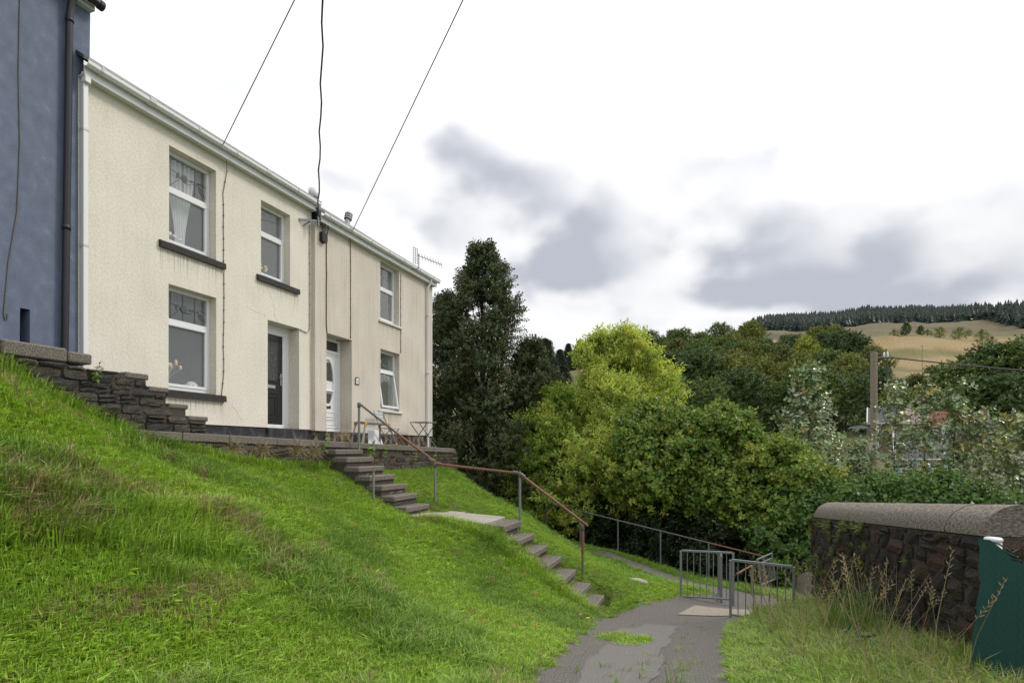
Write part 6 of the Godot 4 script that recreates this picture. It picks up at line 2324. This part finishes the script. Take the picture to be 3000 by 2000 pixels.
func far_tree(kind: String, px: float, z: float, h: float, wide: float, label: String, group: String, category := "tree") -> void:
	var t: Node3D
	if not far_protos.has(kind):
		var spec: Array = {
			"oak": [[Color(0.101, 0.168, 0.028), Color(0.130, 0.184, 0.031), Color(0.083, 0.143, 0.024)], [[0.06, 0.30], [0.3, 0.46], [0.6, 0.46], [0.85, 0.3], [1.0, 0.08]], 46, 26],
			"olive": [[Color(0.193, 0.217, 0.031), Color(0.227, 0.234, 0.035), Color(0.160, 0.197, 0.031)], [[0.06, 0.28], [0.3, 0.44], [0.6, 0.42], [0.85, 0.26], [1.0, 0.06]], 44, 26],
			"brown": [[Color(0.15, 0.17, 0.04), Color(0.14, 0.17, 0.04), Color(0.17, 0.17, 0.04)], [[0.06, 0.3], [0.35, 0.46], [0.65, 0.4], [1.0, 0.06]], 42, 26],
			"dark": [[Color(0.063, 0.119, 0.028), Color(0.083, 0.136, 0.028)], [[0.03, 0.34], [0.3, 0.48], [0.6, 0.44], [0.85, 0.28], [1.0, 0.06]], 44, 26],
			"yellow": [[Color(0.340, 0.370, 0.048), Color(0.294, 0.332, 0.042)], [[0.08, 0.26], [0.35, 0.42], [0.65, 0.38], [0.88, 0.22], [1.0, 0.05]], 46, 28],
			"pine": [[Color(0.068, 0.124, 0.037), Color(0.083, 0.137, 0.042)], [[0.3, 0.14], [0.5, 0.22], [0.75, 0.2], [0.92, 0.12], [1.0, 0.04]], 26, 22],
			"shrub": [[Color(0.202, 0.246, 0.042), Color(0.169, 0.222, 0.037)], [[0.0, 0.5], [0.4, 0.62], [0.75, 0.4], [1.0, 0.1]], 26, 26]}[kind]
		var tw := twig(10, 0.045, 0.03, 0.024, 0.2, 500 + far_protos.size())
		t = tree({"pine": "pine_tree", "shrub": "hill_shrub"}.get(kind, "broadleaf_tree"), label, category, group, Vector3.ZERO, 1.0, spec[1], spec[2], spec[3], tw, M.leaf, spec[0], {"trunk": 0.022, "bough": 0.38, "up": 0.4, "stems": 1 if kind != "shrub" else 3})
		far_protos[kind] = t
	else:
		t = copy_of(far_protos[kind], {"pine": "pine_tree", "shrub": "hill_shrub"}.get(kind, "broadleaf_tree"))
	t.position = far_spot(px, z, -0.4)
	t.scale = Vector3(h * wide, h, h * wide)
	t.rotation.y = px * 0.37 + z
	tag(t, label, category, group)

func wood() -> void:
	rng.seed = 600
	var L := {"oak": "dark green broadleaf tree in the wood below the far hill", "olive": "olive green broadleaf tree in the wood below the far hill", "brown": "yellowish broadleaf tree in the wood below the far hill", "dark": "deep green broadleaf tree low in the wood below the far hill"}
	var place := ["along the top edge of", "high in", "in the upper half of", "in the middle of", "in the lower half of", "at the foot of"]
	var nth := -1
	for row in [[440.0, 22.0, 2050, 2480, 46, ["oak", "olive", "dark"]], [375.0, 20.0, 1930, 2540, 44, ["oak", "olive", "oak", "dark"]], [295.0, 18.5, 1890, 2540, 52, ["oak", "olive", "brown", "oak"]], [225.0, 15.0, 1900, 2560, 66, ["olive", "oak", "brown", "olive"]], [165.0, 14.0, 1900, 2580, 84, ["oak", "dark", "olive", "brown"]], [122.0, 12.0, 1880, 2600, 100, ["dark", "oak", "dark"]]]:
		var x: float = row[2]
		nth += 1
		while x < row[3]:
			var kd: String = row[5][rng.randi() % row[5].size()]
			far_tree(kd, x + rng.randf_range(-12, 12), row[0] * rng.randf_range(0.95, 1.05), row[1] * rng.randf_range(0.8, 1.2), rng.randf_range(0.95, 1.25), L[kd].replace("in the wood", "%s the wood" % place[nth]).replace("low %s" % place[nth], place[nth]), "trees of the wood below the far hill")
			x += row[4] * rng.randf_range(0.8, 1.2)
	far_tree("yellow", 2360, 330.0, 24.0, 1.0, "yellowing tall tree rising above the wood", "")
	far_tree("dark", 2160, 370.0, 19.0, 1.2, "rounded dark tree standing above the left of the wood", "")
	for q in [[2415, 360, 27], [2462, 340, 27], [2500, 325, 25], [2530, 320, 22]]:
		far_tree("pine", q[0], q[1], q[2], 1.1, ["leftmost tall pine at the right end of the wood", "second tall pine at the right end of the wood", "third tall pine at the right end of the wood", "rightmost and lowest pine at the right end of the wood"][[2415, 2462, 2500, 2530].find(q[0])], "pines at the end of the wood")
	# the trees at the right
	for q in [["dark", 2920, 150, 19, 1.2, "large oak with open branches at the right, left of the picture edge"], ["oak", 3010, 145, 20, 1.1, "large oak cut by the right picture edge"], ["oak", 2780, 150, 14, 1.3, "broad oak left of the large oaks at the right"], ["brown", 2690, 160, 11, 1.2, "browning round tree above the red roof"], ["dark", 2860, 128, 12, 1.3, "dark tree directly behind the brown roof"], ["dark", 2960, 126, 13, 1.3, "dark tree behind the slate roof at the right"], ["olive", 2630, 150, 9, 1.3, "olive bush right of the telegraph pole top"], ["olive", 2990, 84, 9, 1.2, "pale green round tree beside the last roof"]]:
		far_tree(q[0], q[1], q[2], q[3], q[4], q[5], "trees behind the far houses")
	for q in [[2622, 545, 7.0, "leftmost pale shrub in the row on the brown field"], [2720, 540, 6.0, "low brownish shrub in the row on the brown field"], [2755, 535, 9.5, "large rounded shrub in the middle of the brown field row"], [2808, 530, 11.0, "largest rounded shrub in the brown field row"], [2880, 525, 10.0, "shrub near the right end of the brown field row"], [2905, 500, 7.0, "small shrub below the right end of the field row"], [2840, 560, 6.0, "small shrub between the two largest on the field"]]:
		far_tree("shrub", q[0], q[1], q[2], 1.0, q[3], "shrubs on the brown field", "shrub")
	for q in [[2655, 548, 12, "dark conifer between the shrubs on the brown field"], [2698, 555, 9, "smaller dark conifer between the shrubs on the brown field"]]:
		far_tree("dark", q[0], q[1], q[2], 0.8, q[3], "")
	for q in [[2703, 380, 18.0, 1.0, "thin wooden pole standing on the brown field"], [2682, 600, 14.0, 1.4, "far pole with crossbar above the shrubs on the hill"]]:
		var t := thing("field_pole", q[4], "pole", "", far_spot(q[0], q[1], -1.0))
		tube_obj("shaft", [Vector3.ZERO, Vector3(0, q[2], 0)], 0.2 * q[3], M.pole_wood, t, 6)
		tube_obj("crossarm", [Vector3(-1.2, q[2] - 0.4, 0.3), Vector3(1.2, q[2] - 0.4, -0.3)], 0.12 * q[3], M.pole_wood, t, 5)

func far_house(label: String, px: float, z: float, w: float, eave: float, wall: String, roof: String, ground: float, turn := 0.0) -> void:
	var t := thing("far_house", label, "house", "terraced houses across the valley", eye_point(px, 1319.0, z) + Vector3.UP * ground, -0.21 + turn)
	var b := B.new()
	b.box(Vector3(0, eave / 2 - 1.0, -3.5), Vector3(w, eave + 2.0, 7.0))
	obj("wall", b, M[wall], t)
	b = B.new()
	b.prism(PackedVector2Array([Vector2(0.5, eave - 0.1), Vector2(0.5, eave + 0.12), Vector2(-3.5, eave + 3.0), Vector2(-7.5, eave + 0.12), Vector2(-7.5, eave - 0.1), Vector2(-3.5, eave + 2.8)]), Vector3(-w / 2, 0, 0), Basis(Vector3(0, 0, 1), Vector3.UP, Vector3(1, 0, 0)), w)
	var r := obj("roof", b, M[roof], t)
	b = B.new()
	b.box(Vector3(w * 0.47, eave + 2.9, -3.5), Vector3(0.7, 1.4, 0.9))
	obj("chimney", b, M[wall], r)
	b = B.new()
	b.box(Vector3(0, eave - 0.02, 0.58), Vector3(w, 0.16, 0.12))
	obj("gutter", b, M.white_dull, t)
	b = B.new()
	b.bar(Vector3(-w / 2 + 0.1, eave + 0.2, 0.55), Vector3(-w / 2 + 0.1, eave + 3.08, -3.5), 0.2, 0.12)
	obj("bargeboard", b, M.white_dull, r)
	for q in [[-0.25, eave - 1.1], [0.25, eave - 1.1], [-0.25, eave - 3.6]]:
		b = B.new()
		for e in [[0, 0.62, 1.1, 0.1], [0, -0.62, 1.1, 0.1], [0.5, 0, 0.1, 1.2], [-0.5, 0, 0.1, 1.2], [0, 0.1, 1.0, 0.08]]:
			b.box(Vector3(w * q[0] + e[0], q[1] + e[1], 0.04), Vector3(e[2], e[3], 0.09))
		var f := obj("window", b, M.white, t)
		b = B.new()
		b.box(Vector3(w * q[0], q[1], 0.012), Vector3(0.98, 1.2, 0.02))
		obj("pane", b, M.frosted, f)

func far_houses() -> void:
	far_house("far stone house with dark slate roof behind the telegraph pole", 2590, 103.0, 5.2, 5.2, "far_stone", "slate", -0.4)
	far_house("far house with pinkish grey roof, second from the telegraph pole", 2672, 104.0, 5.2, 5.2, "far_brick", "roof_pink", -0.4)
	far_house("far house with red tiled roof in the middle of the row", 2757, 105.0, 5.2, 4.9, "far_stone", "roof_red", -0.6)
	far_house("far house with brown tiled roof right of the red roof", 2842, 106.0, 5.2, 4.9, "far_brick", "roof_brown", -0.7)
	far_house("far house with grey slate roof at the right end of the row", 2922, 108.0, 5.0, 4.2, "far_stone", "slate", -0.9)
	far_house("pale green rendered building with grey roof glimpsed through the poplars", 2700, 62.0, 5.0, 3.0, "pale_green", "slate", -3.9)
	far_house("white building glimpsed through leaves left of the telegraph pole", 2300, 60.0, 3.0, 3.2, "white_dull", "slate", -5.6)

func _ready() -> void:
	rng.seed = 1
	materials()
	more_materials()
	camera_and_sky()
	spline_ground()
	make_ground()
	make_path()
	hillside()
	house_13()
	house_11()
	blue_house()
	stone_shapes()
	terrace()
	steps()
	right_wall()
	far_houses()
	plantation()
	wood()
	near_trees()
	pole()
	gates()
	handrail()
	window_things()
	roof_fittings()
	terrace_things()
	grass()
	small_plants()

func more_materials() -> void:
	surf("far_stone", [[0.0, C("4a4038")], [0.5, C("6b5d50")], [1.0, C("8a7a69")]], 0.04, Vector3(0.8, 0.8, 0.8), 0.9, 0.0, 0.1, 90)
	surf("far_brick", [[0.0, C("5d4a3d")], [0.5, C("806a55")], [1.0, C("9c8a70")]], 0.04, Vector3(0.8, 0.8, 0.8), 0.9, 0.0, 0.1, 91)
	surf("roof_pink", [[0.0, C("7d6a66")], [0.5, C("93807b")], [1.0, C("a3928c")]], 0.03, Vector3(0.6, 2.5, 0.6), 0.85, 0.0, 0.1, 92)
	surf("roof_red", [[0.0, C("6b3a30")], [0.5, C("7f4a3d")], [1.0, C("8f5a4a")]], 0.03, Vector3(0.6, 2.5, 0.6), 0.85, 0.0, 0.1, 93)
	surf("roof_brown", [[0.0, C("4a3f39")], [0.5, C("5d5049")], [1.0, C("6d6058")]], 0.03, Vector3(0.6, 2.5, 0.6), 0.85, 0.0, 0.1, 94)
	mat("pale_green", C("a9c4be"), 0.8)
	for q in [["tinted_fern", Color(0.17, 0.22, 0.05)], ["dry_blades", Color(0.34, 0.26, 0.14)], ["weed_leaf", Color(0.20, 0.32, 0.05)]]:
		var m := leafy(q[0], 0.6, 0.4)
		m.albedo_color = q[1].linear_to_srgb()
